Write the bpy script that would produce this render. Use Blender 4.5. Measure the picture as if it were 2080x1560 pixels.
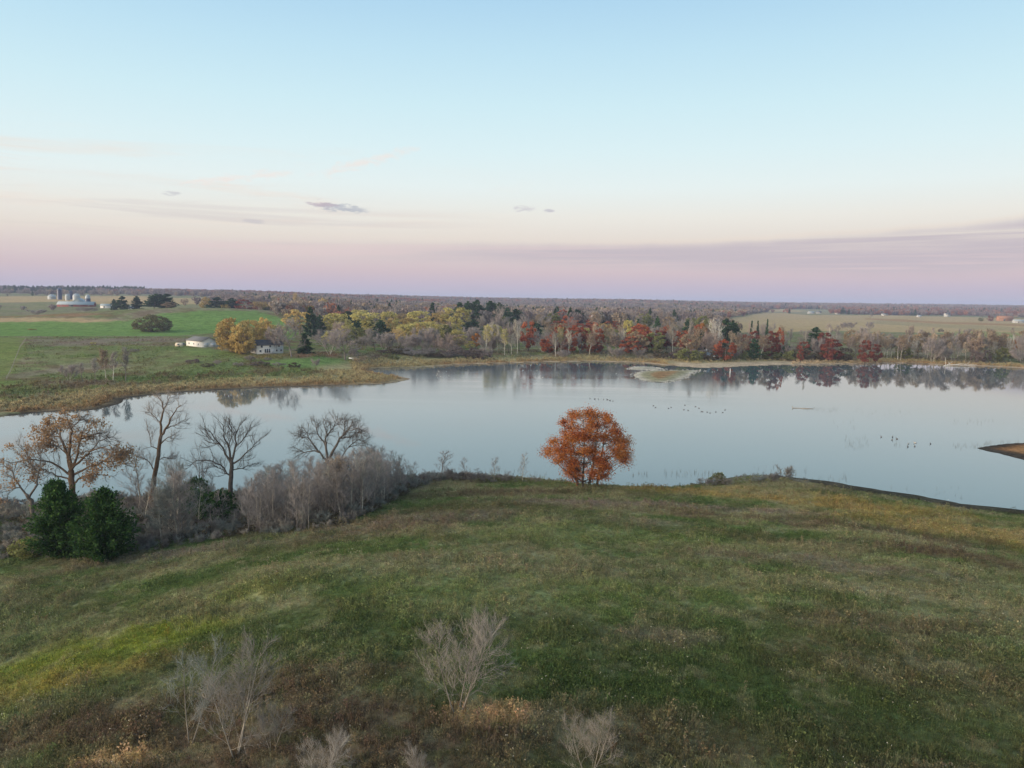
import bpy, math, random
import numpy as np
from mathutils import Matrix, Vector
for o in list(bpy.data.objects): bpy.data.objects.remove(o)
SC = bpy.context.scene
COL = SC.collection
PI = math.pi
# ------------------------------------------------------------------ camera (drone, 36 m above the lake)
CZ = 36.0; F_PX = 1583.0; PITCH = math.radians(6.11); ROLL = math.radians(0.70)
FW = np.array([0, math.cos(PITCH), -math.sin(PITCH)])
U0 = np.array([0, math.sin(PITCH), math.cos(PITCH)]); R0 = np.array([1.0, 0, 0])
RT = math.cos(ROLL)*R0 + math.sin(ROLL)*U0
UP = -math.sin(ROLL)*R0 + math.cos(ROLL)*U0
cam_data = bpy.data.cameras.new('camera'); cam = bpy.data.objects.new('camera', cam_data); COL.objects.link(cam)
cam_data.sensor_width = 36; cam_data.lens = 36*F_PX/2080; cam_data.clip_start = 0.5; cam_data.clip_end = 60000
M = Matrix.Identity(4)
for i in range(3):
    M[i][0] = RT[i]; M[i][1] = UP[i]; M[i][2] = -FW[i]
M[2][3] = CZ
cam.matrix_world = M
SC.camera = cam
SC.view_settings.view_transform = 'Standard'; SC.view_settings.look = 'None'
SC.view_settings.exposure = 0.0; SC.view_settings.gamma = 1.0; SC.view_settings.use_curve_mapping = False
SC.render.engine = 'CYCLES'
cy = SC.cycles
cy.use_denoising = True; cy.max_bounces = 6; cy.diffuse_bounces = 2; cy.glossy_bounces = 3
cy.transparent_max_bounces = 6; cy.volume_bounces = 0; cy.caustics_reflective = False; cy.caustics_refractive = False
# ------------------------------------------------------------------ node helpers
def s2l(c):
    return tuple(((v/255.0)/12.92 if v <= 10 else (((v/255.0)+0.055)/1.055)**2.4) for v in c)
class X:
    """A node socket with arithmetic, for short shader expressions."""
    def __init__(s, nt, sock): s.nt, s.s = nt, sock
    def m(s, op, b=None, c=None, clamp=False):
        n = s.nt.nodes.new('ShaderNodeMath'); n.operation = op; n.use_clamp = clamp
        for i, v in enumerate((s, b, c)):
            if v is None: continue
            if isinstance(v, X): s.nt.links.new(v.s, n.inputs[i])
            else: n.inputs[i].default_value = v
        return X(s.nt, n.outputs[0])
    def __add__(s, b): return s.m('ADD', b)
    def __sub__(s, b): return s.m('SUBTRACT', b)
    def __mul__(s, b): return s.m('MULTIPLY', b)
    def __truediv__(s, b): return s.m('DIVIDE', b)
    def smooth(s, a, b, lo=0.0, hi=1.0):
        n = s.nt.nodes.new('ShaderNodeMapRange'); n.interpolation_type = 'SMOOTHSTEP'
        s.nt.links.new(s.s, n.inputs[0])
        for i, v in zip((1, 2, 3, 4), (a, b, lo, hi)):
            if isinstance(v, X): s.nt.links.new(v.s, n.inputs[i])
            else: n.inputs[i].default_value = v
        return X(s.nt, n.outputs[0])
def lk(nt, a, b): nt.links.new(a.s if isinstance(a, X) else a, b)
def mixc(nt, fac, a, b, blend='MIX'):
    n = nt.nodes.new('ShaderNodeMix'); n.data_type = 'RGBA'; n.blend_type = blend
    for sock, v in ((n.inputs[0], fac), (n.inputs[6], a), (n.inputs[7], b)):
        if isinstance(v, X): nt.links.new(v.s, sock)
        elif isinstance(v, (int, float)): sock.default_value = v
        else: sock.default_value = tuple(v) + (1,)
    return X(nt, n.outputs[2])
def ramp(nt, fac, stops):
    n = nt.nodes.new('ShaderNodeValToRGB'); lk(nt, fac, n.inputs[0])
    e = n.color_ramp.elements
    while len(e) > 1: e.remove(e[-1])
    e[0].position = stops[0][0]; e[0].color = tuple(stops[0][1]) + (1,)
    for p, c in stops[1:]:
        k = e.new(p); k.color = tuple(c) + (1,)
    return X(nt, n.outputs[0])
def comb(nt, a, b, c):
    n = nt.nodes.new('ShaderNodeCombineXYZ')
    for i, v in enumerate((a, b, c)):
        if isinstance(v, X): nt.links.new(v.s, n.inputs[i])
        else: n.inputs[i].default_value = v
    return X(nt, n.outputs[0])
def noise(nt, vec, scale, detail=3, rough=0.5, dist=0.0):
    n = nt.nodes.new('ShaderNodeTexNoise'); n.inputs['Scale'].default_value = scale
    n.inputs['Detail'].default_value = detail; n.inputs['Roughness'].default_value = rough
    n.inputs['Distortion'].default_value = dist
    if vec is not None: lk(nt, vec, n.inputs['Vector'])
    return X(nt, n.outputs[0])
# ------------------------------------------------------------------ sky: evening gradient with lavender band and thin clouds
W = bpy.data.worlds.new('World'); SC.world = W; W.use_nodes = True
nt = W.node_tree; nt.nodes.clear()
tc = nt.nodes.new('ShaderNodeTexCoord'); sp = nt.nodes.new('ShaderNodeSeparateXYZ'); nt.links.new(tc.outputs['Generated'], sp.inputs[0])
dx, dy, dz = (X(nt, sp.outputs[i]) for i in range(3))
el = dz.m('ARCSINE') * (180/PI)
az = dx.m('ARCTAN2', dy) * (180/PI)
SKY = [(-2, (150,152,172)), (0, (184,181,198)), (1.0, (198,186,201)), (2.0, (212,193,198)), (3.2, (222,207,204)), (4.4, (232,223,213)),
       (6.0, (237,235,227)), (8.0, (232,243,242)), (10.5, (221,242,246)), (13.5, (208,237,246)), (17, (192,227,244)), (21, (172,212,239)),
       (30, (164,204,234)), (50, (160,194,224)), (90, (154,186,214))]
e01 = (el + 2.0) / 92.0
warp = noise(nt, comb(nt, az*0.05, el*0.5, 3.1), 1.0, 3)
e01w = e01.m('POWER', 0.5)
base = ramp(nt, (((el + 2.0).m('MAXIMUM', 0.0) / 92.0)).m('POWER', 0.5), [(((e+2)/92)**0.5, s2l(c)) for e, c in SKY])
# slow haze streaks
st = noise(nt, comb(nt, az*0.035, el*0.9, 7.7), 1.0, 5, 0.6, 0.6)
st2 = noise(nt, comb(nt, az*0.06 + el*0.06, el*0.7, 1.3), 1.0, 6, 0.62, 0.8)
left = az.smooth(8, -22)
cir = st2.smooth(0.47, 0.72) * el.smooth(3.5, 6.0) * el.smooth(11.5, 7.5) * left
base = mixc(nt, cir*0.75, base, s2l((240,226,214)))
grey = st.smooth(0.5, 0.66) * el.smooth(1.5, 3.0) * el.smooth(8.2, 5.0) * left
base = mixc(nt, grey*0.38, base, s2l((204,196,197)))
# lavender band, its top rising to the right
top = (az.m('MAXIMUM', 0.0).m('POWER', 2.0))*0.0012 + 4.0 + (noise(nt, comb(nt, az*0.22, 0.0, 2.2), 1.0, 4, 0.6) - 0.5)*0.55
bn = noise(nt, comb(nt, az*0.03, el*1.25 - az*0.012, 4.4), 1.0, 5, 0.58, 0.5)
band = (el - top).smooth(0.36, -0.55) * (el - top + az.smooth(4, 32)*1.6).smooth(-1.9, -0.7) * bn.smooth(0.26, 0.56) * az.smooth(-16, 6)
base = mixc(nt, band*0.85, base, s2l((195,185,194)))
lit = bn.smooth(0.54, 0.66) * el.smooth(1.4, 2.4) * el.smooth(4.6, 3.4)
base = mixc(nt, lit*0.55, base, s2l((226,206,205)))
edge = (el - top).smooth(0.45, 0.15) * (el - top).smooth(-0.12, 0.12) * az.smooth(0, 12)
base = mixc(nt, edge*0.25, base, s2l((240,224,208)))
# two pink cirrus strokes
WARP = noise(nt, comb(nt, az*1.1, el*2.6, 12.0), 1.0, 4, 0.6); WARP2 = noise(nt, comb(nt, az*0.9, el*2.2, 22.0), 1.0, 4, 0.6)
def stroke(a0, e0, slope, la, le):
    u = (az - a0); v = el - e0 - u*slope + (WARP - 0.5)*(le*3.2); u = u + (WARP2 - 0.5)*(la*1.1)
    q = (u*u)*(1/(la*la)) + (v*v)*(1/(le*le))
    return q.smooth(1.0, 0.1)
wv = noise(nt, comb(nt, az*0.5, el*2.2, 9.0), 1.0, 5, 0.65, 0.5)
for a0, e0, sl, la, le in ((-10.2, 9.6, 0.28, 4.4, 0.42), (-19.2, 8.0, 0.16, 4.5, 0.35)):
    base = mixc(nt, stroke(a0, e0, sl, la, le) * wv.smooth(0.3, 0.65) * 0.6, base, s2l((246,230,222)))
# five small grey clouds
for a0, e0, sl, la, le, k, c in ((-12.5, 6.35, -0.09, 2.5, 0.34, 0.62, (157,165,184)), (-13.6, 6.5, -0.03, 1.4, 0.26, 0.62, (196,178,188)), (0.72, 6.55, 0.0, 0.85, 0.26, 0.5, (190,184,196)),
                              (2.5, 6.45, -0.05, 0.5, 0.16, 0.6, (184,180,194)), (-23.4, 6.75, 0.0, 0.7, 0.16, 0.5, (186,184,194)), (-18.2, 5.2, -0.03, 0.9, 0.16, 0.5, (196,192,198))):
    msk = stroke(a0, e0, sl, la, le) * noise(nt, comb(nt, az*0.9, el*3.2, 5.0), 1.0, 4, 0.6, 0.4).smooth(0.28, 0.52)
    base = mixc(nt, msk*k, base, s2l(c))
# the side of the sky where the sun has just gone down (behind and left of the camera)
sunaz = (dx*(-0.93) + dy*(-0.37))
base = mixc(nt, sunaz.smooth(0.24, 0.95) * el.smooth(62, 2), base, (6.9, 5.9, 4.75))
base = mixc(nt, dz.smooth(-0.02, -0.06), base, (0.055,0.06,0.045))
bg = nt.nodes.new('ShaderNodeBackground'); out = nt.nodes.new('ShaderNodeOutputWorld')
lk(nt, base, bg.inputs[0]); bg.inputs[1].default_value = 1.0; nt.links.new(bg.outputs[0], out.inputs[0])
# ------------------------------------------------------------------ sun, almost set, low from the left and slightly behind
sd = bpy.data.lights.new('sun', 'SUN'); sd.energy = 1.7; sd.angle = math.radians(7); sd.color = (1.0, 0.76, 0.50)
sun = bpy.data.objects.new('sun', sd); COL.objects.link(sun)
sun.rotation_euler = Vector((0.93, 0.37, -0.10)).to_track_quat('-Z', 'Y').to_euler()
HAZE_DENSITY = 0.000105
HAZE_COLOR = (0.56, 0.64, 0.90)
# ------------------------------------------------------------------ object helpers
def tag(o, label=None, cat=None, group=None, kind=None):
    if label: o['label'] = label
    if cat: o['category'] = cat
    if group: o['group'] = group
    if kind: o['kind'] = kind
    return o
def empty(name, loc, rz=0.0, label=None, cat=None, group=None, scale=None):
    o = bpy.data.objects.new(name, None); COL.objects.link(o); o.location = loc; o.rotation_euler = (0, 0, rz)
    o.empty_display_size = 0.1
    if scale: o.scale = scale
    return tag(o, label, cat, group)
class Geo:
    def __init__(s): s.v = []; s.t = []; s.mi = []; s.n = 0
    def add(s, v, t, m=0):
        v = np.asarray(v, float).reshape(-1, 3); t = np.asarray(t, int).reshape(-1, 3)
        s.v.append(v); s.t.append(t + s.n); s.mi.append(np.full(len(t), m)); s.n += len(v)
    def arr(s): return (np.concatenate(s.v) if s.v else np.zeros((0, 3))), (np.concatenate(s.t) if s.t else np.zeros((0, 3), int))
    def mesh(s, name, mats, smooth=False, xf=None):
        v, t = s.arr()
        if xf is not None: v = v*xf
        return mesh_from(name, v, t, mats, np.concatenate(s.mi) if s.mi else None, smooth)
def mesh_from(name, v, t, mats, mi=None, smooth=False, quads=False):
    me = bpy.data.meshes.new(name); k = t.shape[1]
    me.vertices.add(len(v)); me.vertices.foreach_set('co', np.ascontiguousarray(v, np.float32).ravel())
    me.loops.add(len(t)*k); me.loops.foreach_set('vertex_index', np.ascontiguousarray(t, np.int32).ravel())
    me.polygons.add(len(t)); me.polygons.foreach_set('loop_start', np.arange(len(t), dtype=np.int32)*k)
    if mi is not None and len(mats) > 1: me.polygons.foreach_set('material_index', mi.astype(np.int32))
    if smooth: me.polygons.foreach_set('use_smooth', np.ones(len(t), bool))
    for m in mats: me.materials.append(m)
    me.update(calc_edges=True)
    return me
def obj(name, me, parent=None, loc=None, kind=None):
    o = bpy.data.objects.new(name, me); COL.objects.link(o)
    if parent: o.parent = parent
    if loc is not None: o.location = loc
    if kind: o['kind'] = kind
    return o
# ------------------------------------------------------------------ noise and smoothstep in numpy
def sstep(a, b, x):
    t = np.clip((x - a)/(b - a), 0, 1); return t*t*(3 - 2*t)
def _h(ix, iy, s):
    n = (ix*374761393 + iy*668265263 + s*974634777) & 0x7fffffff
    n = ((n ^ (n >> 13))*1274126177) & 0x7fffffff
    return ((n ^ (n >> 16)) & 0xffff)/65535.0
def vnoise(x, y, s=0):
    ix = np.floor(x).astype(np.int64); iy = np.floor(y).astype(np.int64); fx = x - ix; fy = y - iy
    fx = fx*fx*(3-2*fx); fy = fy*fy*(3-2*fy)
    a = _h(ix, iy, s); b = _h(ix+1, iy, s); c = _h(ix, iy+1, s); d = _h(ix+1, iy+1, s)
    return (a*(1-fx)+b*fx)*(1-fy) + (c*(1-fx)+d*fx)*fy
def fbm(x, y, octv=4, s=0):
    r = 0; a = 0.5; tot = 0
    for i in range(octv):
        r = r + a*vnoise(x, y, s+i*17); tot += a; a *= 0.55; x = x*2.03+11.3; y = y*2.03+5.7
    return r/tot
# ------------------------------------------------------------------ photo measurements -> points on the ground
def ray(px, py):
    d = FW + (px-1040)/F_PX*RT + (780-py)/F_PX*UP
    return d
def at0(px, py, z=0.0):
    d = ray(px, py); t = (z-CZ)/d[2]; return d[0]*t, d[1]*t
LAKE_PX = [(-500,866),(-150,852),(0,846),(90,837),(180,834),(222,826),(248,818),(255,809),(330,800),(430,793),(560,787),(700,783),(790,779),(835,770),(812,765),(775,759),
  (757,753),(775,748),(850,746.5),(930,741),(1000,739),(1100,736),(1200,734.5),(1300,737),(1350,742),(1420,747),(1460,747),(1540,743),(1700,740),(1850,738),(1900,741),(1950,742),
  (2080,748),(2250,756),(2500,775),(2700,850),(2400,893),(2080,900),(2035,903),(1985,911),(2030,921),(2080,934),(2200,962),(2350,1010),(2450,1070),
  (2300,1062),(2080,1037),(1950,1023),(1860,1006),(1750,990),(1680,977),(1640,973),(1560,966),(1490,970),(1430,984),(1340,992),(1250,993),(1150,980),(1000,968),(900,972),(800,980),(600,995),
  (450,1003),(300,1010),(150,1020),(0,1032),(-150,1045),(-500,1080)]
ISLE_PX = [(1286,763),(1292,757),(1310,753.5),(1345,752.5),(1390,752),(1418,752),(1412,757),(1402,763),(1388,770),(1370,775),(1345,777.5),(1318,776),(1300,771)]
BAR_PX = [(1277,750),(1288,745.5),(1310,744.5),(1335,747),(1350,750),(1330,752),(1300,751.5)]
LAKE = np.array([at0(*p) for p in LAKE_PX]); ISLE = np.array([at0(*p) for p in ISLE_PX]); BAR = np.array([at0(*p) for p in BAR_PX])
def densify(P, k=3, amp=0.0):
    P2 = np.roll(P, -1, 0); out = []
    for i in range(len(P)):
        p0, p1, p2, p3 = P[i-1], P[i], P2[i], P2[(i+1) % len(P)]
        for j in range(k):
            t = j/k
            q = 0.5*((2*p1)+(-p0+p2)*t+(2*p0-5*p1+4*p2-p3)*t*t+(-p0+3*p1-3*p2+p3)*t**3)
            out.append(0.5*q + 0.5*(p1*(1-t)+p2*t))
    return np.array(out)
LAKE = densify(LAKE); ISLE = densify(ISLE, 2); BAR = densify(BAR, 2)
def inpoly(P, x, y):
    ins = np.zeros(x.shape, bool); Q = np.roll(P, -1, 0)
    for (ax, ay), (bx, by) in zip(P, Q):
        if ay == by: continue
        c = ((ay > y) != (by > y))
        ins ^= c & (x < (bx-ax)*(y-ay)/(by-ay)+ax)
    return ins
def pdist(P, x, y):
    Q = np.roll(P, -1, 0); d2 = np.full(x.shape, 1e18)
    for (ax, ay), (bx, by) in zip(P, Q):
        ex, ey = bx-ax, by-ay; L = ex*ex+ey*ey+1e-9
        t = np.clip(((x-ax)*ex+(y-ay)*ey)/L, 0, 1)
        d2 = np.minimum(d2, (x-ax-t*ex)**2+(y-ay-t*ey)**2)
    return np.sqrt(d2)
def sdf(x, y):
    """Distance to the shore: positive on land, negative in the lake."""
    x = np.asarray(x, float); y = np.asarray(y, float)
    near = (y > 60) & (y < 700) & (np.abs(x) < 700)
    d = np.full(x.shape, 400.0)
    xs, ys = x[near], y[near]
    dd = pdist(LAKE, xs, ys); lake = inpoly(LAKE, xs, ys)
    di = pdist(ISLE, xs, ys); ii = inpoly(ISLE, xs, ys); db = pdist(BAR, xs, ys); ib = inpoly(BAR, xs, ys)
    r = np.where(lake, -dd, dd)
    r = np.where(lake, -np.minimum(np.minimum(dd, di), db), r)
    r = np.where(ii, di, r); r = np.where(ib, db, r)
    d[near] = r
    return d
def H(x, y, d=None):
    x = np.atleast_1d(np.asarray(x, float)); y = np.atleast_1d(np.asarray(y, float))
    if d is None: d = sdf(x, y)
    wob = (fbm(x/60, y/60, 3, 3)-0.5)*7*np.clip((np.abs(d)-3)/20, 0, 1)
    dn = d
    # near hill under the meadow
    rz = np.interp(y, [0,40,60,90,120,135,150,172], [9.4,9.8,9.3,7.2,4.3,2.9,1.8,1.2])
    lat = np.where(x < -5, np.exp(-((x+5)/38.0)**2), np.exp(-(np.maximum(x-15, 0)/82.0)**2))
    und = (fbm(x/22, y/22, 3, 5)-0.5)*1.3 + (fbm(x/6, y/6, 2, 9)-0.5)*0.35
    mound = 1.5*np.exp(-((x+22)/12)**2-((y-76)/7)**2)
    near = 0.7 + rz*lat*0.93 + (und + mound)*sstep(0, 12, d)
    near = np.where(d > 0, 0.30*(1-np.exp(-np.maximum(d, 0)/0.8)) + near*sstep(-1.0+5.5*sstep(48, 66, x), 17+9*sstep(48, 66, x), d), 0)
    # far country
    th = x/np.maximum(y, 1)
    zl = np.interp(y, [300,345,430,520,600,700,1000,1150,1440,1900,2600,4000,9500], [0.8,1.8,6.4,6.4,5.4,5.2,12,18.5,28.5,34,43,46,40])
    zc = np.interp(y, [440,600,800,1200,2000,3500,5000,9500], [0.8,4,11,10,8,27,32,30])
    zr = np.interp(y, [440,700,1500,2500,4000,5500,9500], [0.8,2,4,7,20,27,26])
    wl = sstep(0.02, -0.42, th); wr = sstep(0.14, 0.34, th)
    far = zl*wl + zr*wr + zc*(1-wl-wr)
    far = far + 16*np.exp(-((x+345)/170)**2-((y-840)/130)**2)
    far = far + (fbm(x/180, y/180, 3, 21)-0.5)*np.interp(y, [300,600,1500,4000], [0.6,1.6,5,14])
    far = np.where(d > 0, 0.22*(1-np.exp(-np.maximum(d, 0)/2.0)) + far*sstep(0, 45, d), 0)
    isl = 0.55*(1-np.exp(-np.maximum(d, 0)/5))
    h = np.where(y < 235, near, far)
    iso = (y > 300) & (y < 460) & (x > 30) & (x < 130) & (d < 14) & (inpoly(ISLE, x, y) | inpoly(BAR, x, y))
    h = np.where(iso, isl, h)
    h = np.where(d <= 0, np.maximum(d*0.10, -1.6), h)
    return h
TS = np.geomspace(20, 9000, 2500)
def at(px, py):
    """The ground point seen at a photo position."""
    d = ray(px, py); P = d[None, :]*TS[:, None]; P[:, 2] += CZ
    hz = np.maximum(H(P[:, 0], P[:, 1]), 0.0)
    k = np.argmax(P[:, 2] <= hz)
    if k == 0: k = len(TS)-1
    a = P[k-1, 2]-hz[k-1]; b = hz[k]-P[k, 2]; f = a/(a+b+1e-9)
    q = P[k-1]*(1-f)+P[k]*f
    return q
def pol(px, Y, drop=True):
    """The ground point at forward distance Y under a photo column."""
    dxp = (px-1040)/F_PX
    d = FW + dxp*RT + (math.tan(PITCH)-dxp*math.sin(ROLL))*UP
    x = d[0]/d[1]*Y
    return np.array([x, Y, float(H([x], [Y])[0])])
def ztop(px, py, Y):
    d = ray(px, py); return CZ + d[2]/d[1]*Y
# ------------------------------------------------------------------ ground colours (albedo of what grows there)
C = dict(green=(.100,.140,.050), tan=(.235,.215,.125), brown=(.120,.088,.058), mauve=(.200,.160,.128), yg=(.165,.190,.035), gold=(.33,.235,.085),
         dgreen=(.066,.092,.032), field=(.125,.225,.055), fieldy=(.15,.19,.05), straw=(.44,.31,.17), sedge=(.34,.275,.155), rust=(.27,.135,.062), mud=(.045,.040,.034), sand=(.40,.31,.22),
         olive=(.150,.180,.066), pale=(.36,.33,.27), lawn=(.130,.220,.055), soil=(.13,.085,.055))
C = {k: np.array(v)*np.array([1.03, 1.03, 1.0]) for k, v in C.items()}
def blend(c, m, k):
    return c*(1-m[..., None]) + C[k]*m[..., None]
def ell(x, y, px, py, rx, ry, rot=0.0, soft=0.5):
    q = at(px, py); ca, sa = math.cos(rot), math.sin(rot)
    u = ((x-q[0])*ca+(y-q[1])*sa)/rx; v = (-(x-q[0])*sa+(y-q[1])*ca)/ry
    return sstep(1+soft, 1-soft, np.sqrt(u*u+v*v))
def poly(pts):
    return np.array([at(*p)[:2] for p in pts])
MEADOW_SPOTS = [(1000,1545,40,6.5,0,'brown',0.7), (1500,1450,22,9,-0.1,'dgreen',0.55), (1850,1420,16,10,-0.2,'dgreen',0.55), (420,1560,18,5,0,'brown',0.8), (1150,1330,24,7,0,'dgreen',0.45), (500,1330,16,6,0,'dgreen',0.5), (1500,1560,20,4,0,'dgreen',0.5), (120,1240,14,4,0.2,'dgreen',0.45), (1900,1540,12,5,0,'brown',0.4),
  # photo position, radii in metres, rotation, colour, strength
    (170,1340,11,6,0.35,'yg',0.9), (330,1290,6,2.5,0.2,'yg',0.6), (60,1400,6,3,0.3,'gold',0.35), (300,1345,8,2.0,0.2,'gold',0.3),
    (520,1190,7,2.5,0.1,'yg',0.55), (340,1215,9,4.5,0.1,'dgreen',0.8), (860,1180,6,4,0.0,'green',0.75), (640,1150,22,5,0.15,'tan',0.45), (1000,1150,16,10,0,'tan',0.45),
    (350,1130,14,3,0.2,'mauve',0.6), (150,1480,9,3,0.1,'brown',0.9), (420,1460,13,4,0,'brown',0.9), (760,1480,14,5,0,'brown',0.75), (640,1380,8,3,0,'brown',0.7), (1400,1500,9,3.5,0.2,'brown',0.6),
    (225,1550,3,1.0,0,'straw',0.85), (1000,1452,2.6,2.1,0,'straw',0.95), (1150,1390,7,3,0,'dgreen',0.6), (1700,1450,10,6,0,'dgreen',0.6), (1400,1380,9,4,0,'dgreen',0.5), (620,1270,12,4,0,'dgreen',0.75), (1000,1290,9,4,0,'dgreen',0.6),
    (1850,1350,12,6,-0.2,'brown',0.45), (1650,1260,9,3,-0.2,'brown',0.4), (1330,1290,5,2,0,'mauve',0.5), (1750,1200,16,3,-0.3,'tan',0.6), (1980,1230,10,3,-0.4,'tan',0.6), (1420,1180,16,4,-0.1,'tan',0.5),
    (1640,1065,34,3.2,-0.35,'brown',0.75), (1950,1130,14,3.0,-0.45,'brown',0.85), (1450,1035,20,2.2,-0.1,'mauve',0.85), (900,1040,26,7,0.15,'brown',0.55), (1150,1022,14,3,0,'mauve',0.8), (830,1060,18,5,0.25,'mauve',0.55), (700,1090,14,4,0.3,'brown',0.5), (1000,1005,22,4,0.1,'brown',0.6), (1090,1080,14,4,0,'tan',0.4),
    (1700,1020,26,7,-0.35,'gold',0.75), (1950,1080,20,7,-0.45,'gold',0.65), (1420,1000,14,4,0,'gold',0.7), (1560,1000,10,4,-0.1,'tan',0.7), (1850,1030,8,4,-0.4,'olive',0.5),
    (1620,1140,18,4,-0.3,'mauve',0.5), (1300,1100,20,5,-0.1,'olive',0.5), (1100,1200,20,6,0,'olive',0.45), (1500,1090,12,3,-0.3,'brown',0.45), (1300,1060,9,2,-0.1,'mauve',0.5)]
FIELDS = [  # traced field outlines in photo positions, colour, strength
    ([(-150,600),(110,601),(300,602),(300,611),(100,613),(-150,616)], 'straw', 0.95),
    ([(180,606),(300,604),(420,606),(420,618),(180,618)], 'straw', 0.8),
    ([(-150,634),(190,636),(230,640),(150,643),(-150,644)], 'rust', 0.55),
    ([(-150,646),(200,648),(262,652),(190,656),(-150,656)], 'straw', 0.75),
    ([(-200,656),(210,655),(268,650),(330,637),(420,630),(520,632),(600,655),(600,690),(440,676),(350,683),(75,683),(-200,684)], 'field', 0.95),
    ([(-200,684),(54,686),(48,720),(14,768),(0,795),(-200,800)], 'fieldy', 0.85),
    ([(60,688),(330,686),(440,690),(250,700),(60,703)], 'mauve', 0.6),
    ([(45,708),(250,700),(420,710),(620,728),(600,736),(300,740),(60,735)], 'olive', 0.55),
    ([(340,700),(460,712),(540,716),(640,716),(560,722),(380,722)], 'lawn', 0.55),
    ([(470,714),(600,713),(700,718),(690,728),(480,728)], 'rust', 0.4),
    ([(520,736),(560,731),(640,726),(705,727),(722,752),(640,753),(560,745)], 'lawn', 0.85),
    ([(250,738),(480,742),(540,750),(440,756),(270,755)], 'olive', 0.5),
    ([(1390,665),(1480,648),(1560,634),(1640,640),(1760,640),(2300,652),(2300,690),(1900,676),(1760,674),(1650,672),(1500,676)], 'straw', 0.85),
    ([(1760,646),(1900,653),(2300,668),(2300,671),(1900,657),(1760,649)], 'rust', 0.7),
    ([(1780,650),(2000,662),(2300,676),(2300,680),(1950,668),(1760,656)], 'tan', 0.6),
    ([(1900,675),(2000,673),(2300,684),(2300,692),(2050,686),(1950,684)], 'lawn', 0.6),
    ([(1560,634),(1640,628),(1740,632),(1730,637),(1640,639)], 'tan', 0.8),
    ([(1480,626),(1600,628),(1640,632),(1560,634),(1490,631)], 'straw', 0.8),
    ([(860,725),(1000,716),(1010,724),(860,732)], 'lawn', 0.4)]
SPOTS = [(lambda q: q)((at(s[0], s[1])[:2],) + s[2:]) for s in MEADOW_SPOTS]
FPOLY = [(poly(p), k, w) for p, k, w in FIELDS]
def spot(x, y, s):
    (qx, qy), rx, ry, rot, k, w = s
    ca, sa = math.cos(rot), math.sin(rot)
    jx = (fbm(x/5, y/5, 3, 71)-0.5)*0.9*rx; jy = (fbm(x/5, y/5, 3, 72)-0.5)*0.9*ry
    u = ((x+jx-qx)*ca+(y+jy-qy)*sa)/rx; v = (-(x+jx-qx)*sa+(y+jy-qy)*ca)/ry
    return sstep(1.35, 0.45, np.sqrt(u*u+v*v))*w
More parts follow.
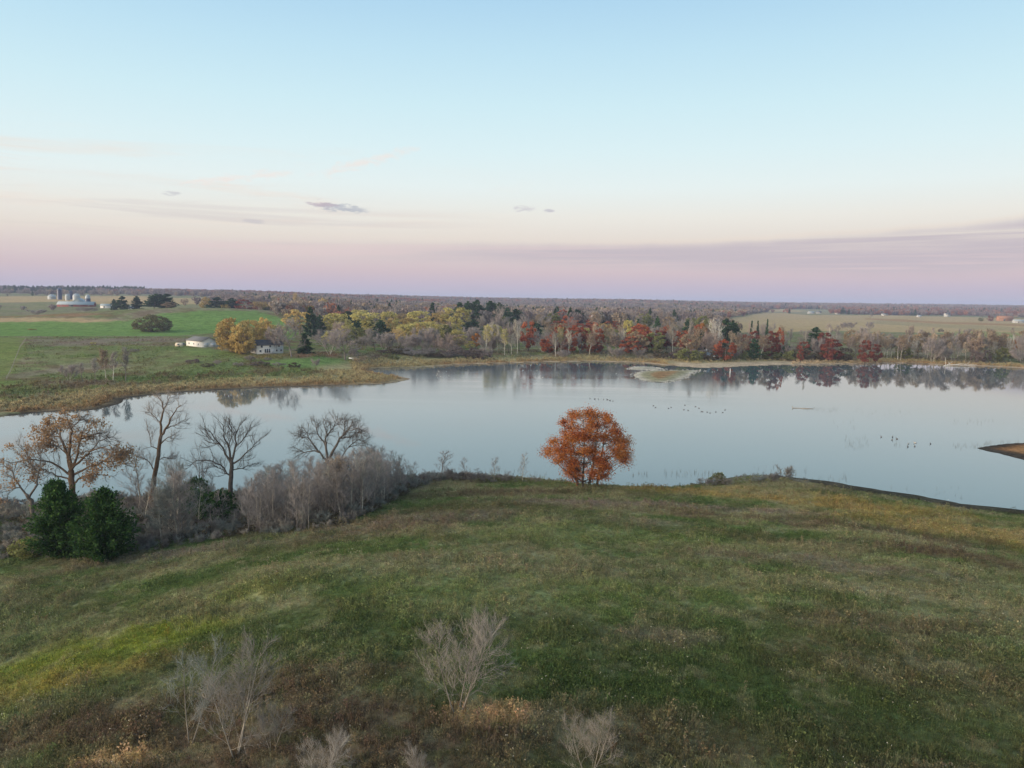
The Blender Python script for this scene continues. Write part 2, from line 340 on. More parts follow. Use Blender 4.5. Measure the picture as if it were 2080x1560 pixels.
def gcol(x, y, d):
    c = np.zeros(x.shape+(3,))
    n = (y < 235)
    # near meadow
    xn, yn, dn = x[n], y[n], d[n]
    a = fbm(xn/13, yn/8, 4, 31); b = fbm(xn/7, yn/4.5, 4, 41); g = fbm(xn/2.2, yn/2.2, 3, 51)
    cn = np.broadcast_to(C['green'], xn.shape+(3,)).copy()
    cn = blend(cn, sstep(0.38, 0.64, a)*(0.55+0.3*sstep(75, 100, yn)), 'tan')
    cn = blend(cn, sstep(0.52, 0.70, b)*0.38, 'brown')
    cn = blend(cn, sstep(0.55, 0.38, b)*sstep(0.5, 0.36, a)*0.5, 'dgreen')
    for s in SPOTS: cn = blend(cn, spot(xn, yn, s), s[4])
    cn = blend(cn, sstep(0.56, 0.72, g)*0.45, 'tan'); cn = blend(cn, sstep(0.42, 0.3, g)*0.4, 'dgreen')
    cn = blend(cn, sstep(1, 0, (dn + (g-0.5)*2 - 0.8 - 4.2*sstep(48, 62, xn))/1.4)*0.9, 'mud')
    cn = blend(cn, (xn > 85)*(yn > 158)*0.85*sstep(0.2, 0.5, b), 'rust'); cn = blend(cn, (xn > 85)*(yn > 158)*sstep(5, 2, dn)*0.95, 'mud')
    c[n] = cn
    # far country
    f = ~n; xf, yf, df = x[f], y[f], d[f]
    a = fbm(xf/60, yf/45, 4, 61); b = fbm(xf/22, yf/26, 4, 62); g = fbm(xf/7, yf/14, 3, 63)
    cf = np.broadcast_to(C['olive'], xf.shape+(3,)).copy()
    cf = blend(cf, sstep(0.42, 0.62, a)*0.7, 'tan'); cf = blend(cf, sstep(0.47, 0.62, b)*0.7, 'mauve'); cf = blend(cf, sstep(0.5, 0.36, b)*0.55, 'green')
    far = sstep(700, 1000, yf)
    cf = blend(cf, far*0.45, 'tan')
    near = sstep(1300, 600, yf)
    cf = blend(cf, sstep(0.48, 0.64, g)*0.7*near, 'soil'); cf = blend(cf, sstep(0.42, 0.3, g)*0.45*near, 'dgreen')
    for P, k, w in FPOLY:
        jx = (b-0.5)*yf*0.012; jy = (g-0.5)*yf*0.03
        lo = P.min(0)-40; hi = P.max(0)+40
        q = (xf > lo[0]) & (xf < hi[0]) & (yf > lo[1]) & (yf < hi[1])
        if not q.any(): continue
        m = np.zeros(xf.shape)
        xx = xf[q]+jx[q]; yy = yf[q]+jy[q]
        dist = pdist(P, xx, yy); ins = inpoly(P, xx, yy)
        m[q] = sstep(-4, 5, np.where(ins, dist, -dist))*w*(0.82+0.3*(b[q]-0.5))
        cf = blend(cf, np.clip(m, 0, 1), k)
    # shore zones of the far bank
    left = sstep(-40, -90, xf)
    s1 = sstep(34, 16, df + (b-0.5)*34)*sstep(800, 600, yf)
    cf = blend(cf, s1*0.8, 'sedge')
    cf = blend(cf, sstep(12, 4, df+(b-0.5)*10)*sstep(0.35, 0.6, a+0.2*left)*0.55, 'rust')
    cf = blend(cf, sstep(24, 15, df+(g-0.5)*7)*sstep(0, 40, xf)*sstep(260, 140, xf)*sstep(0.0, 0.02, xf/np.maximum(yf, 1)-0.20)*0.95, 'sand')
    cf = blend(cf, sstep(5.0, 2.5, df)*(0.35+0.55*sstep(-80, 20, xf)), 'sand')
    cf = blend(cf, sstep(6.0, 1.5, df)*left*0.9, 'mud')
    isl = inpoly(ISLE, xf, yf)
    if isl.any():
        cf[isl] = blend(blend(cf[isl]*0+C['pale'], sstep(2.0, 5, df[isl])*.85, 'tan'), sstep(7, 10, df[isl])*0.7, 'rust')
    br = inpoly(BAR, xf, yf); cf[br] = C['pale']
    c[f] = cf
    c = np.where((d < 0.0)[..., None], C['mud'][None]*0.7, c)
    return c
# ------------------------------------------------------------------ ground sheet to the horizon
def ground_material():
    m = bpy.data.materials.new('ground'); m.use_nodes = True; nt = m.node_tree; nt.nodes.clear()
    at_ = nt.nodes.new('ShaderNodeAttribute'); at_.attribute_name = 'col'
    ge = nt.nodes.new('ShaderNodeNewGeometry')
    n1 = noise(nt, ge.outputs['Position'], 1.3, 4, 0.65); n2 = noise(nt, ge.outputs['Position'], 0.18, 4, 0.6)
    v = n1.smooth(0.25, 0.75, 0.55, 1.4) * n2.smooth(0.3, 0.7, 0.8, 1.2)
    c = mixc(nt, 1.0, X(nt, at_.outputs['Color']), comb(nt, v, v, v), 'MULTIPLY')
    d = nt.nodes.new('ShaderNodeBsdfDiffuse'); lk(nt, c, d.inputs[0])
    bp = nt.nodes.new('ShaderNodeBump'); bp.inputs['Strength'].default_value = 0.5; bp.inputs['Distance'].default_value = 0.25
    lk(nt, n1, bp.inputs['Height']); nt.links.new(bp.outputs[0], d.inputs['Normal'])
    o = nt.nodes.new('ShaderNodeOutputMaterial'); nt.links.new(d.outputs[0], o.inputs[0])
    return m
def build_ground():
    th = np.concatenate([np.arange(-180, -44, 3.4), np.arange(-43, 43.01, 0.22), np.arange(44.5, 180, 3.4)])*PI/180
    r = np.geomspace(6, 9500, 640); nr, nth = len(r), len(th)
    X_, Y_ = np.outer(r, np.sin(th)), np.outer(r, np.cos(th))
    x, y = X_.ravel(), Y_.ravel(); d = sdf(x, y); z = H(x, y, d)
    v = np.stack([x, y, z], 1)
    idx = np.arange(nr*nth).reshape(nr, nth); nx = np.roll(idx, -1, 1)
    q = np.stack([idx[:-1], idx[1:], nx[1:], nx[:-1]], -1).reshape(-1, 4)[:, ::-1]
    # join the innermost ring to its centre
    v = np.vstack([v, [[0, 0, float(H([0.0], [0.0])[0])]]])
    col = np.vstack([gcol(x, y, d), [C['green']]])
    me = mesh_from('ground', v, q, [ground_material()], None, True)
    cap = bpy.data.meshes.new('cap')
    a = me.attributes.new('col', 'FLOAT_COLOR', 'POINT')
    a.data.foreach_set('color', np.hstack([col, np.ones((len(col), 1))]).astype(np.float32).ravel())
    bpy.data.meshes.remove(cap)
    obj('ground', me, kind='structure')
def build_water():
    m = bpy.data.materials.new('lake_water'); m.use_nodes = True; nt = m.node_tree; b = nt.nodes['Principled BSDF']
    b.inputs['Base Color'].default_value = (0.082, 0.124, 0.138, 1); b.inputs['IOR'].default_value = 1.6
    b.inputs['Roughness'].default_value = 0.035
    ge = nt.nodes.new('ShaderNodeNewGeometry'); sx = nt.nodes.new('ShaderNodeSeparateXYZ'); nt.links.new(ge.outputs['Position'], sx.inputs[0])
    x, y = X(nt, sx.outputs[0]), X(nt, sx.outputs[1])
    fine = noise(nt, comb(nt, x*0.9, y*1.6, 0.0), 1.0, 3, 0.55)
    mid = noise(nt, comb(nt, x*0.10, y*0.25, 4.0), 1.0, 3, 0.5)
    ruf = noise(nt, comb(nt, x*0.009, y*0.075, 2.0), 1.0, 4, 0.6)
    # a breeze has roughened the middle of the bay
    zone = y.smooth(235, 300) * y.smooth(440, 385) * x.smooth(-110, -55) * x.smooth(120, 70)
    k = (zone * ruf.smooth(0.32, 0.54))
    lk(nt, (k*0.085 + 0.030), b.inputs['Roughness'])
    bp = nt.nodes.new('ShaderNodeBump'); bp.inputs['Distance'].default_value = 0.05
    lk(nt, (k*0.16 + 0.012), bp.inputs['Strength']); lk(nt, fine*0.7 + mid*0.3, bp.inputs['Height'])
    nt.links.new(bp.outputs[0], b.inputs['Normal'])
    v = np.array([(-900, 90, 0), (900, 90, 0), (900, 640, 0), (-900, 640, 0)], float)
    obj('lake_water', mesh_from('lake_water', v, np.array([[0, 1, 2, 3]]), [m]), kind='structure')
def build_haze():
    m = bpy.data.materials.new('haze'); m.use_nodes = True; nt = m.node_tree; nt.nodes.clear()
    p = nt.nodes.new('ShaderNodeVolumePrincipled'); p.inputs['Color'].default_value = HAZE_COLOR + (1,); p.inputs['Density'].default_value = HAZE_DENSITY
    o = nt.nodes.new('ShaderNodeOutputMaterial'); nt.links.new(p.outputs[0], o.inputs['Volume'])
    a, z0, z1 = 9700.0, -2.7, 90.0
    v = np.array([(sx*a, sy*a, z) for z in (z0, z1) for sy in (-1, 1) for sx in (-1, 1)])
    f = np.array([[0,2,3,1],[4,5,7,6],[0,1,5,4],[2,6,7,3],[0,4,6,2],[1,3,7,5]])
    obj('haze', mesh_from('haze', v, f, [m]), kind='stuff')
build_ground(); build_water(); build_haze()
# ------------------------------------------------------------------ plant materials
def bark_mat(name, c, var=0.25, rnd=0.2):
    m = bpy.data.materials.new(name); m.use_nodes = True; nt = m.node_tree; nt.nodes.clear()
    ge = nt.nodes.new('ShaderNodeNewGeometry'); oi = nt.nodes.new('ShaderNodeObjectInfo')
    n = noise(nt, ge.outputs['Position'], 1.7, 3).smooth(0.3, 0.7, 1-var, 1+var) * (X(nt, oi.outputs['Random'])*(2*rnd) + (1-rnd))
    d = nt.nodes.new('ShaderNodeBsdfDiffuse'); lk(nt, mixc(nt, 1.0, c, comb(nt, n, n, n), 'MULTIPLY'), d.inputs[0])
    o = nt.nodes.new('ShaderNodeOutputMaterial'); nt.links.new(d.outputs[0], o.inputs[0]); return m
def leaf_mat(name, cols, rnd=0.18, clump=0.9, trans=0.4):
    m = bpy.data.materials.new(name); m.use_nodes = True; nt = m.node_tree; nt.nodes.clear()
    ge = nt.nodes.new('ShaderNodeNewGeometry'); oi = nt.nodes.new('ShaderNodeObjectInfo')
    tc = nt.nodes.new('ShaderNodeTexCoord')
    r = X(nt, ge.outputs['Random Per Island'])
    n = noise(nt, tc.outputs['Object'], clump, 2, 0.5)
    f = (r*0.45 + n.smooth(0.28, 0.72)*0.55)
    k = len(cols)
    c = ramp(nt, f, [(i/(k-1)*0.8+0.1, q) for i, q in enumerate(cols)])
    g = (X(nt, oi.outputs['Random'])*(2*rnd) + (1-rnd)) * r.smooth(0, 1, 0.8, 1.2)
    c = mixc(nt, 1.0, c, comb(nt, g, g, g), 'MULTIPLY')
    d = nt.nodes.new('ShaderNodeBsdfDiffuse'); lk(nt, c, d.inputs[0])
    t = nt.nodes.new('ShaderNodeBsdfTranslucent'); lk(nt, c, t.inputs[0])
    mx = nt.nodes.new('ShaderNodeMixShader'); mx.inputs[0].default_value = trans
    nt.links.new(d.outputs[0], mx.inputs[1]); nt.links.new(t.outputs[0], mx.inputs[2])
    o = nt.nodes.new('ShaderNodeOutputMaterial'); nt.links.new(mx.outputs[0], o.inputs[0]); return m
def plain_mat(name, c, rough=0.7, var=0.12, scale=2.0, metal=0.0):
    m = bpy.data.materials.new(name); m.use_nodes = True; nt = m.node_tree; b = nt.nodes['Principled BSDF']
    tc = nt.nodes.new('ShaderNodeTexCoord')
    n = noise(nt, tc.outputs['Object'], scale, 4).smooth(0.3, 0.7, 1-var, 1+var)
    lk(nt, mixc(nt, 1.0, c, comb(nt, n, n, n), 'MULTIPLY'), b.inputs['Base Color'])
    b.inputs['Roughness'].default_value = rough; b.inputs['Metallic'].default_value = metal; return m
BK = dict(dark=bark_mat('dark_bark', (.105,.090,.078)), grey=bark_mat('grey_bark', (.195,.172,.155)), mauve=bark_mat('mauve_twigs', (.235,.212,.198)), pale=bark_mat('pale_bark', (.36,.33,.27)),
          white=bark_mat('white_bark', (.50,.47,.41)), tan=bark_mat('tan_twigs', (.27,.21,.15)), warm=bark_mat('warm_bark', (.135,.092,.062)), rosy=bark_mat('rosy_twigs', (.24,.212,.196)), blue=bark_mat('grey_green_twigs', (.20,.21,.185)), palet=bark_mat('pale_twigs', (.25,.225,.195)), dull=bark_mat('dull_bark', (.25,.222,.185)), farmauve=bark_mat('light_mauve_twigs', (.265,.230,.212)), fartan=bark_mat('light_tan_twigs', (.36,.285,.205)), farrosy=bark_mat('light_rosy_twigs', (.30,.235,.20)), fargrey=bark_mat('light_grey_twigs', (.25,.225,.20)))
LF = dict(oak=leaf_mat('rust_oak_leaves', [(.20,.055,.032), (.37,.115,.038), (.47,.175,.048), (.37,.18,.058)], 0.05, 0.45), tanoak=leaf_mat('tan_oak_leaves', [(.28,.17,.095), (.38,.235,.125), (.33,.235,.14)], 0.1),
          gold=leaf_mat('golden_leaves', [(.38,.285,.125), (.51,.385,.145), (.45,.32,.14)]), yellow=leaf_mat('yellow_leaves', [(.35,.315,.125), (.51,.445,.155), (.42,.37,.15)]),
          orange=leaf_mat('orange_leaves', [(.30,.125,.040), (.40,.19,.045), (.33,.15,.06)]), red=leaf_mat('red_leaves', [(.26,.070,.045), (.38,.115,.060), (.42,.18,.080)]), dred=leaf_mat('dark_red_leaves', [(.17,.050,.042), (.26,.085,.058), (.25,.11,.075)]),
          olive=leaf_mat('olive_leaves', [(.13,.15,.060), (.20,.205,.080), (.16,.175,.072)]), tan=leaf_mat('tan_leaves', [(.25,.19,.125), (.35,.27,.17), (.30,.23,.16)]),
          pine=leaf_mat('pine_needles', [(.026,.056,.030), (.046,.088,.040), (.038,.072,.042)], 0.2, 0.6, 0.1), juniper=leaf_mat('juniper_needles', [(.020,.046,.017), (.036,.078,.023), (.062,.108,.032)], 0.15, 0.8, 0.15),
          willow=leaf_mat('willow_leaves', [(.105,.105,.052), (.16,.145,.075), (.125,.13,.06)]), brush=leaf_mat('brush_leaves', [(.075,.060,.045), (.13,.105,.07), (.10,.10,.055)]), mauve=leaf_mat('mauve_leaves', [(.13,.105,.095), (.19,.15,.13), (.16,.13,.125)]))
# ------------------------------------------------------------------ plant geometry
def norm(v):
    return v/(np.linalg.norm(v, axis=-1, keepdims=True)+1e-9)
def grow(rng, p, d, L, n, wob, up):
    pts = [p]; d = norm(d)
    for i in range(n):
        d = norm(d + rng.normal(0, wob, 3) + np.array([0, 0, up])); p = p + d*(L/n); pts.append(p)
    return np.array(pts)
def tube(G, pts, r0, r1, sides, m=0, rad=None):
    n = len(pts); T = norm(np.gradient(pts, axis=0)); ref = np.array([1.0, 0, 0]) if abs(T[0, 0]) < 0.8 else np.array([0, 1.0, 0])
    A = norm(np.cross(T, ref)); B = np.cross(T, A)
    r = np.linspace(r0, r1, n) if rad is None else np.asarray(rad)
    a = np.arange(sides)*2*PI/sides
    v = pts[:, None]+r[:, None, None]*(np.cos(a)[None, :, None]*A[:, None]+np.sin(a)[None, :, None]*B[:, None])
    i = np.arange(n*sides).reshape(n, sides); j = np.roll(i, -1, 1)
    t = np.concatenate([np.stack([i[:-1], j[:-1], j[1:]], -1).reshape(-1, 3), np.stack([i[:-1], j[1:], i[1:]], -1).reshape(-1, 3)])
    G.add(v.reshape(-1, 3), t, m)
def cones(G, P, D, L, r, m=0):
    """Twigs: many thin three-sided spikes at once."""
    n = len(P); D = norm(D); ref = np.where(np.abs(D[:, 2:3]) < 0.9, np.array([[0, 0, 1.0]]), np.array([[1.0, 0, 0]]))
    A = norm(np.cross(D, ref)); B = np.cross(D, A); v = np.empty((n, 4, 3))
    for k in range(3):
        a = k*2*PI/3; v[:, k] = P+(A*math.cos(a)+B*math.sin(a))*np.reshape(r, (-1, 1))
    v[:, 3] = P+D*np.reshape(L, (-1, 1))
    t = (np.arange(n)*4)[:, None, None]+np.array([[0, 1, 3], [1, 2, 3], [2, 0, 3]])[None]
    G.add(v.reshape(-1, 3), t.reshape(-1, 3), m)
def leaves(G, rng, P, size, m=0, elong=1.5, dirs=None):
    n = len(P); A = norm(rng.normal(0, 1, (n, 3))) if dirs is None else norm(dirs+rng.normal(0, .35, (n, 3)))
    B = norm(np.cross(A, rng.normal(0, 1, (n, 3)))); N = np.cross(A, B); s = size*rng.uniform(.65, 1.35, (n, 1))
    v = np.stack([P-A*s*elong*.5, P+B*s*.5+N*s*.12, P+A*s*elong*.5, P-B*s*.5+N*s*.12], 1)
    t = (np.arange(n)*4)[:, None, None]+np.array([[0, 1, 2], [0, 2, 3]])[None]
    G.add(v.reshape(-1, 3), t.reshape(-1, 3), m)
def side(rng, T, ang):
    """Directions leaning off the tangents T by about ang degrees, on a random side."""
    n = len(T); Q = norm(np.cross(T, rng.normal(0, 1, (n, 3)))); a = np.radians(ang)*rng.uniform(.75, 1.25, (n, 1))
    return norm(T*np.cos(a)+Q*np.sin(a))
def sample(rng, polys, cnt, t0=0.3, t1=1.0):
    P, T, K = [], [], []
    for i, pl in enumerate(polys):
        c = cnt if np.isscalar(cnt) else cnt[i]
        t = (t0+(t1-t0)*(np.arange(c)+rng.uniform(.2, .8, c))/c)*(len(pl)-1); k = np.minimum(t.astype(int), len(pl)-2); f = (t-k)[:, None]
        P.append(pl[k]*(1-f)+pl[k+1]*f); T.append(norm(pl[k+1]-pl[k])); K.append(t/(len(pl)-1))
    return np.concatenate(P), np.concatenate(T), np.concatenate(K)
def fit(Gs, Hh, R, zmin=None):
    """Scale a set of meshes so that the tree has height Hh and radius R."""
    vs = np.concatenate([g.arr()[0] for g in Gs]); top = np.percentile(vs[:, 2], 99.7); rr = np.percentile(np.hypot(vs[:, 0], vs[:, 1]), 97)
    return np.array([R/rr, R/rr, Hh/top])
def bare(seed, Hh, R, stems=1, lead=.45, t0=.35, nl=8, a1=50, l1=.55, n2=7, a2=45, n3=8, n4=0, r=.025, rt=.0016, up=.05, wob=.13, lean=0.0, uptw=.35, low=0.0, sp=.25):
    """A leafless tree of unit-like proportions; returns (trunk and limbs, twigs)."""
    rng = np.random.default_rng(seed); G, K = Geo(), Geo(); limbs = []; trunks = []
    for s in range(stems):
        a = rng.uniform(0, 2*PI); d = np.array([math.cos(a)*sp, math.sin(a)*sp, 1.0]) if stems > 1 else np.array([lean, lean*.3, 1.0])
        p0 = np.array([math.cos(a), math.sin(a), 0])*(.02*Hh if stems > 1 else 0)
        q = grow(rng, p0, d, Hh*lead*(rng.uniform(.7, 1) if stems > 1 else 1), 7, wob*.45, .03)
        rad = r*Hh*np.linspace(1, .35 if lead > .7 else .6, 8)*(0.75 if stems > 1 else 1); rad[0] *= 1.35
        tube(G, q, 0, 0, 7, 0, rad); trunks.append((q, rad[-1]))
    for q, re in trunks:
        P, T, tt = sample(rng, [q], nl, t0, 1.0)
        if lead < .7:   # limbs fan out of the fork at the top
            P = np.vstack([P, np.repeat(q[-1:], 3, 0)]); T = np.vstack([T, np.repeat(norm(q[-1]-q[-2])[None], 3, 0)]); tt = np.append(tt, [1, 1, 1.0])
        D = side(rng, T, a1)
        if lead < .7: D[-3:] = side(rng, T[-3:], a1*.45)
        for p, d, t in zip(P, D, tt):
            L = Hh*l1*((1.15-.75*t) if lead > .7 else rng.uniform(.8, 1.1)*(1-.25*(1-t)))
            if low: L *= 1+low*(1-t)
            pl = grow(rng, p, d, L, 6, wob, up); rr = re*(.62 if lead < .7 else .75)*(1.2-.5*t if lead > .7 else 1)
            tube(G, pl, rr, rr*.22, 5); limbs.append(pl)
    P, T, tt = sample(rng, limbs, n2, .25); D = side(rng, T, a2); b2 = []
    for p, d, t in zip(P, D, tt):
        pl = grow(rng, p, d, Hh*l1*.42*(1.15-.6*t)*rng.uniform(.7, 1.2), 4, wob*1.1, up*1.4); tube(K, pl, rt*Hh*2.3, rt*Hh*1.0, 3); b2.append(pl)
    P, T, tt = sample(rng, b2+limbs, n3, .2); D = norm(side(rng, T, 42)+np.array([0, 0, uptw])); L = Hh*l1*.20*rng.uniform(.5, 1.2, len(P)); cones(K, P, D, L, rt*Hh)
    if n4:
        k = rng.uniform(.3, 1, (n4, len(P), 1)); P2 = (P+D*L[:, None]*k).reshape(-1, 3); D2 = norm(side(rng, np.tile(D, (n4, 1)), 38)+np.array([0, 0, uptw*.8]))
        cones(K, P2, D2, Hh*l1*.11*rng.uniform(.5, 1.3, len(P2)), rt*Hh*.7)
    x = fit([G, K], Hh, R); ends = P+D*L[:, None]
    return G, K, x, ends*x, rng
def leafy(seed, Hh, R, zb=.25, nc=40, lc=60, ls=.5, cr=.17, shape=1.0, stems=1, r=.022, fill=.55, flat=.75, spread=.25, tw=True, ragged=0):
    """A leafy tree: limbs carry separate clumps of leaves, with gaps between them. Returns (trunk, crown)."""
    rng = np.random.default_rng(seed); G, K = Geo(), Geo(); tr = []
    for s in range(stems):
        a = s*2*PI/max(stems, 1)+rng.uniform(0, .8); d = np.array([math.cos(a)*spread, math.sin(a)*spread, 1.0]) if stems > 1 else np.array([0, 0, 1.0])
        p0 = np.array([math.cos(a), math.sin(a), 0])*R*(.22 if stems > 1 else 0)
        q = grow(rng, p0, d, Hh*.85, 8, .06, .04); tube(G, q, 0, 0, 7, 0, r*Hh*np.linspace(1.1, .2, 9)*(.8 if stems > 1 else 1)); tr.append(q)
    cs = []; tries = 0; zc = (zb+(1-zb)*.42)*Hh
    while len(cs) < nc and tries < nc*40:
        tries += 1; u = norm(rng.normal(0, 1, 3)); rad = rng.uniform(0, 1)**(1/3.0) if rng.uniform() > fill else rng.uniform(.86, 1.0)
        zz = u[2]*rad; rx = R*(1-cr*.6); hz = (Hh*.965-zc) if zz > 0 else (zc-zb*Hh)
        q = np.array([u[0]*rad*rx, u[1]*rad*rx, zc+zz*hz*(1-cr*.45)])
        if zz < 0 and shape > 0: q[:2] *= 1+.18*shape*(-zz)
        if all(np.linalg.norm((q-c)/np.array([1, 1, .8])) > R*cr*1.05 for c in cs): cs.append(q)
    if ragged:      # open gaps in the crown and uneven clump sizes
        holes = [np.array([math.cos(a)*R*.62, math.sin(a)*R*.62, zc+rng.uniform(-.25, .3)*Hh]) for a in rng.uniform(0, 6.28, ragged)]
        cs = [c for c in cs if all(np.linalg.norm(c-h) > R*.24 for h in holes)]
    for c in cs:
        q = min(tr, key=lambda t: np.min(np.linalg.norm(t[2:, :2]-c[:2], axis=1)))
        zi = np.clip(c[2]-np.hypot(*(c[:2]-q[4, :2]))*.75, zb*Hh*.6, Hh*.8); k = int(np.argmin(np.abs(q[:, 2]-zi)))
        p = q[k]; t = np.linspace(0, 1, 5)[:, None]; mid = (p+c)/2+np.array([0, 0, -.06*Hh])+rng.normal(0, .02*Hh, 3)
        pl = (1-t)**2*p+2*t*(1-t)*mid+t*t*c; tube(G, pl, r*Hh*.30, r*Hh*.05, 4)
        n = int(lc*rng.uniform(.6, 1.4)); rc = R*cr*(rng.uniform(.75, 1.35) if not ragged else rng.uniform(.6, 1.45))
        if ragged: n = int(n*(rc/(R*cr))**2.2)
        L = norm(rng.normal(0, 1, (n, 3)))*((rng.uniform(.15, 1, (n, 1))**.5) if not ragged else np.abs(rng.normal(.62, .34, (n, 1))))*rc*np.array([1.1, 1.1, flat])+c
        leaves(K, rng, L, ls, 0)
        if tw: cones(K, np.repeat(c[None], 7, 0), norm(rng.normal(0, 1, (7, 3))), np.full(7, rc*1.1), np.full(7, r*Hh*.06), 1)
    return G, K, np.ones(3), None, rng
def conifer(seed, Hh, R, zb=.04, nb=16, kb=5, ns=60, ls=.5, prof=.8, droop=-.1, r=.018, rough=.25, fluff=None):
    rng = np.random.default_rng(seed); G, K = Geo(), Geo(); q = grow(rng, np.zeros(3), np.array([0, 0, 1.0]), Hh*.97, 8, .015, .05); tube(G, q, r*Hh, r*Hh*.12, 6)
    for i in range(nb):
        t = zb+(1-zb)*(i+rng.uniform(0, .9))/nb; z = t*Hh*.97; p = np.array([np.interp(z, q[:, 2], q[:, 0]), np.interp(z, q[:, 2], q[:, 1]), z])
        for j in range(kb):
            a = rng.uniform(0, 2*PI); L = R*max(.08, (1-((t-zb)/(1-zb))**1.3)**prof)*rng.uniform(1-rough, 1+rough)*(min(1, (t-zb)*5+.72))
            pl = grow(rng, p, np.array([math.cos(a), math.sin(a), droop+.5*t+rng.normal(0, .1)]), L, 4, .07, .03); tube(K, pl, r*Hh*.22, r*Hh*.04, 3, 1)
            n = max(6, int(ns*L/R)); P, T, tt = sample(rng, [pl], n, .18)
            D = norm(T*.8+rng.normal(0, .45, (n, 3))+np.array([0, 0, .1])); leaves(K, rng, P+D*ls*.5+rng.normal(0, fluff or ls*.22, (n, 3)), ls, 0, 2.3, D)
    P = q[-1:]+rng.normal(0, ls*.25, (12, 3)); leaves(K, rng, P, ls*.7, 0, 2.2, np.tile([0, 0, 1.0], (12, 1)))
    return G, K, np.ones(3), None, rng
class Proto:
    """Meshes of one tree: trunk and crown, with its own height and radius."""
    def __init__(s, res, Hh, R, bark, crown, lv=None):
        G, K, x, ends, rng = res; s.H, s.R = Hh, R
        s.trunk = G.mesh('trunk', [bark], True, x)
        if lv is not None:      # scattered leaves on twig ends: (material, share, size, per end)
            mat, share, size, per = lv; e = ends[rng.uniform(size=len(ends)) < share]; e = np.repeat(e, per, 0)+rng.normal(0, size*.7, (len(e)*per, 3))
            v, t = K.arr(); K2 = Geo(); K2.add(v*x, t, 0); leaves(K2, rng, e, size, 1); s.crown = K2.mesh('crown', [crown, mat])
        else: s.crown = K.mesh('crown', [crown, bark] if not isinstance(crown, list) else crown, False, x)
def plant(pr, name, p, h, w, label, cat='tree', group=None, rz=None, sink=0.12, rng=random):
    sx = w/(2*pr.R); sz = h/pr.H
    e = empty(name, (p[0], p[1], p[2]-sink), rng.uniform(0, 6.28) if rz is None else rz, label, cat, group, (sx, sx, sz))
    obj('trunk', pr.trunk, e); obj('crown', pr.crown, e); return e
random.seed(4)
# ------------------------------------------------------------------ scattered cover (grass, reeds, far woods): one object each
def scatter(name, pts, sources, scale, col=None, rotz=None, tilt=0.12, seed=1, idx=None):
    rng = np.random.default_rng(seed); n = len(pts)
    src = bpy.data.collections.new(name+'_kinds')
    for i, me in enumerate(sources):
        o = bpy.data.objects.new('%s_kind_%02d' % (name, i), me); src.objects.link(o)
    me = bpy.data.meshes.new(name); me.vertices.add(n); me.vertices.foreach_set('co', np.ascontiguousarray(pts, np.float32).ravel())
    def attr(k, ty, dom, data, f):
        a = me.attributes.new(k, ty, dom); a.data.foreach_set(f, np.ascontiguousarray(data).ravel())
    rot = np.stack([rng.normal(0, tilt, n), rng.normal(0, tilt, n), rng.uniform(0, 6.283, n) if rotz is None else rotz], 1).astype(np.float32)
    attr('rot', 'FLOAT_VECTOR', 'POINT', rot, 'vector'); attr('scl', 'FLOAT_VECTOR', 'POINT', scale.astype(np.float32), 'vector')
    attr('idx', 'INT', 'POINT', (rng.integers(0, len(sources), n) if idx is None else idx).astype(np.int32), 'value')
    if col is not None: attr('col', 'FLOAT_COLOR', 'POINT', np.hstack([col, np.ones((n, 1))]).astype(np.float32), 'color')
    me.update()
    g = bpy.data.node_groups.new(name, 'GeometryNodeTree')
    g.interface.new_socket('Geometry', in_out='INPUT', socket_type='NodeSocketGeometry'); g.interface.new_socket('Geometry', in_out='OUTPUT', socket_type='NodeSocketGeometry')
    I = g.nodes.new('NodeGroupInput'); O = g.nodes.new('NodeGroupOutput'); ci = g.nodes.new('GeometryNodeCollectionInfo')
    ci.inputs['Collection'].default_value = src; ci.inputs['Separate Children'].default_value = True; ci.inputs['Reset Children'].default_value = True
    ip = g.nodes.new('GeometryNodeInstanceOnPoints'); ip.inputs['Pick Instance'].default_value = True
    def named(k, ty):
        a = g.nodes.new('GeometryNodeInputNamedAttribute'); a.data_type = ty; a.inputs['Name'].default_value = k; return a.outputs['Attribute']
    L = g.links.new
    L(I.outputs[0], ip.inputs['Points']); L(ci.outputs[0], ip.inputs['Instance']); L(named('idx', 'INT'), ip.inputs['Instance Index'])
    e2r = g.nodes.new('FunctionNodeEulerToRotation'); L(named('rot', 'FLOAT_VECTOR'), e2r.inputs[0]); L(e2r.outputs[0], ip.inputs['Rotation'])
    L(named('scl', 'FLOAT_VECTOR'), ip.inputs['Scale']); L(ip.outputs[0], O.inputs[0])
    o = obj(name, me, kind='stuff'); md = o.modifiers.new('scatter', 'NODES'); md.node_group = g
    return o
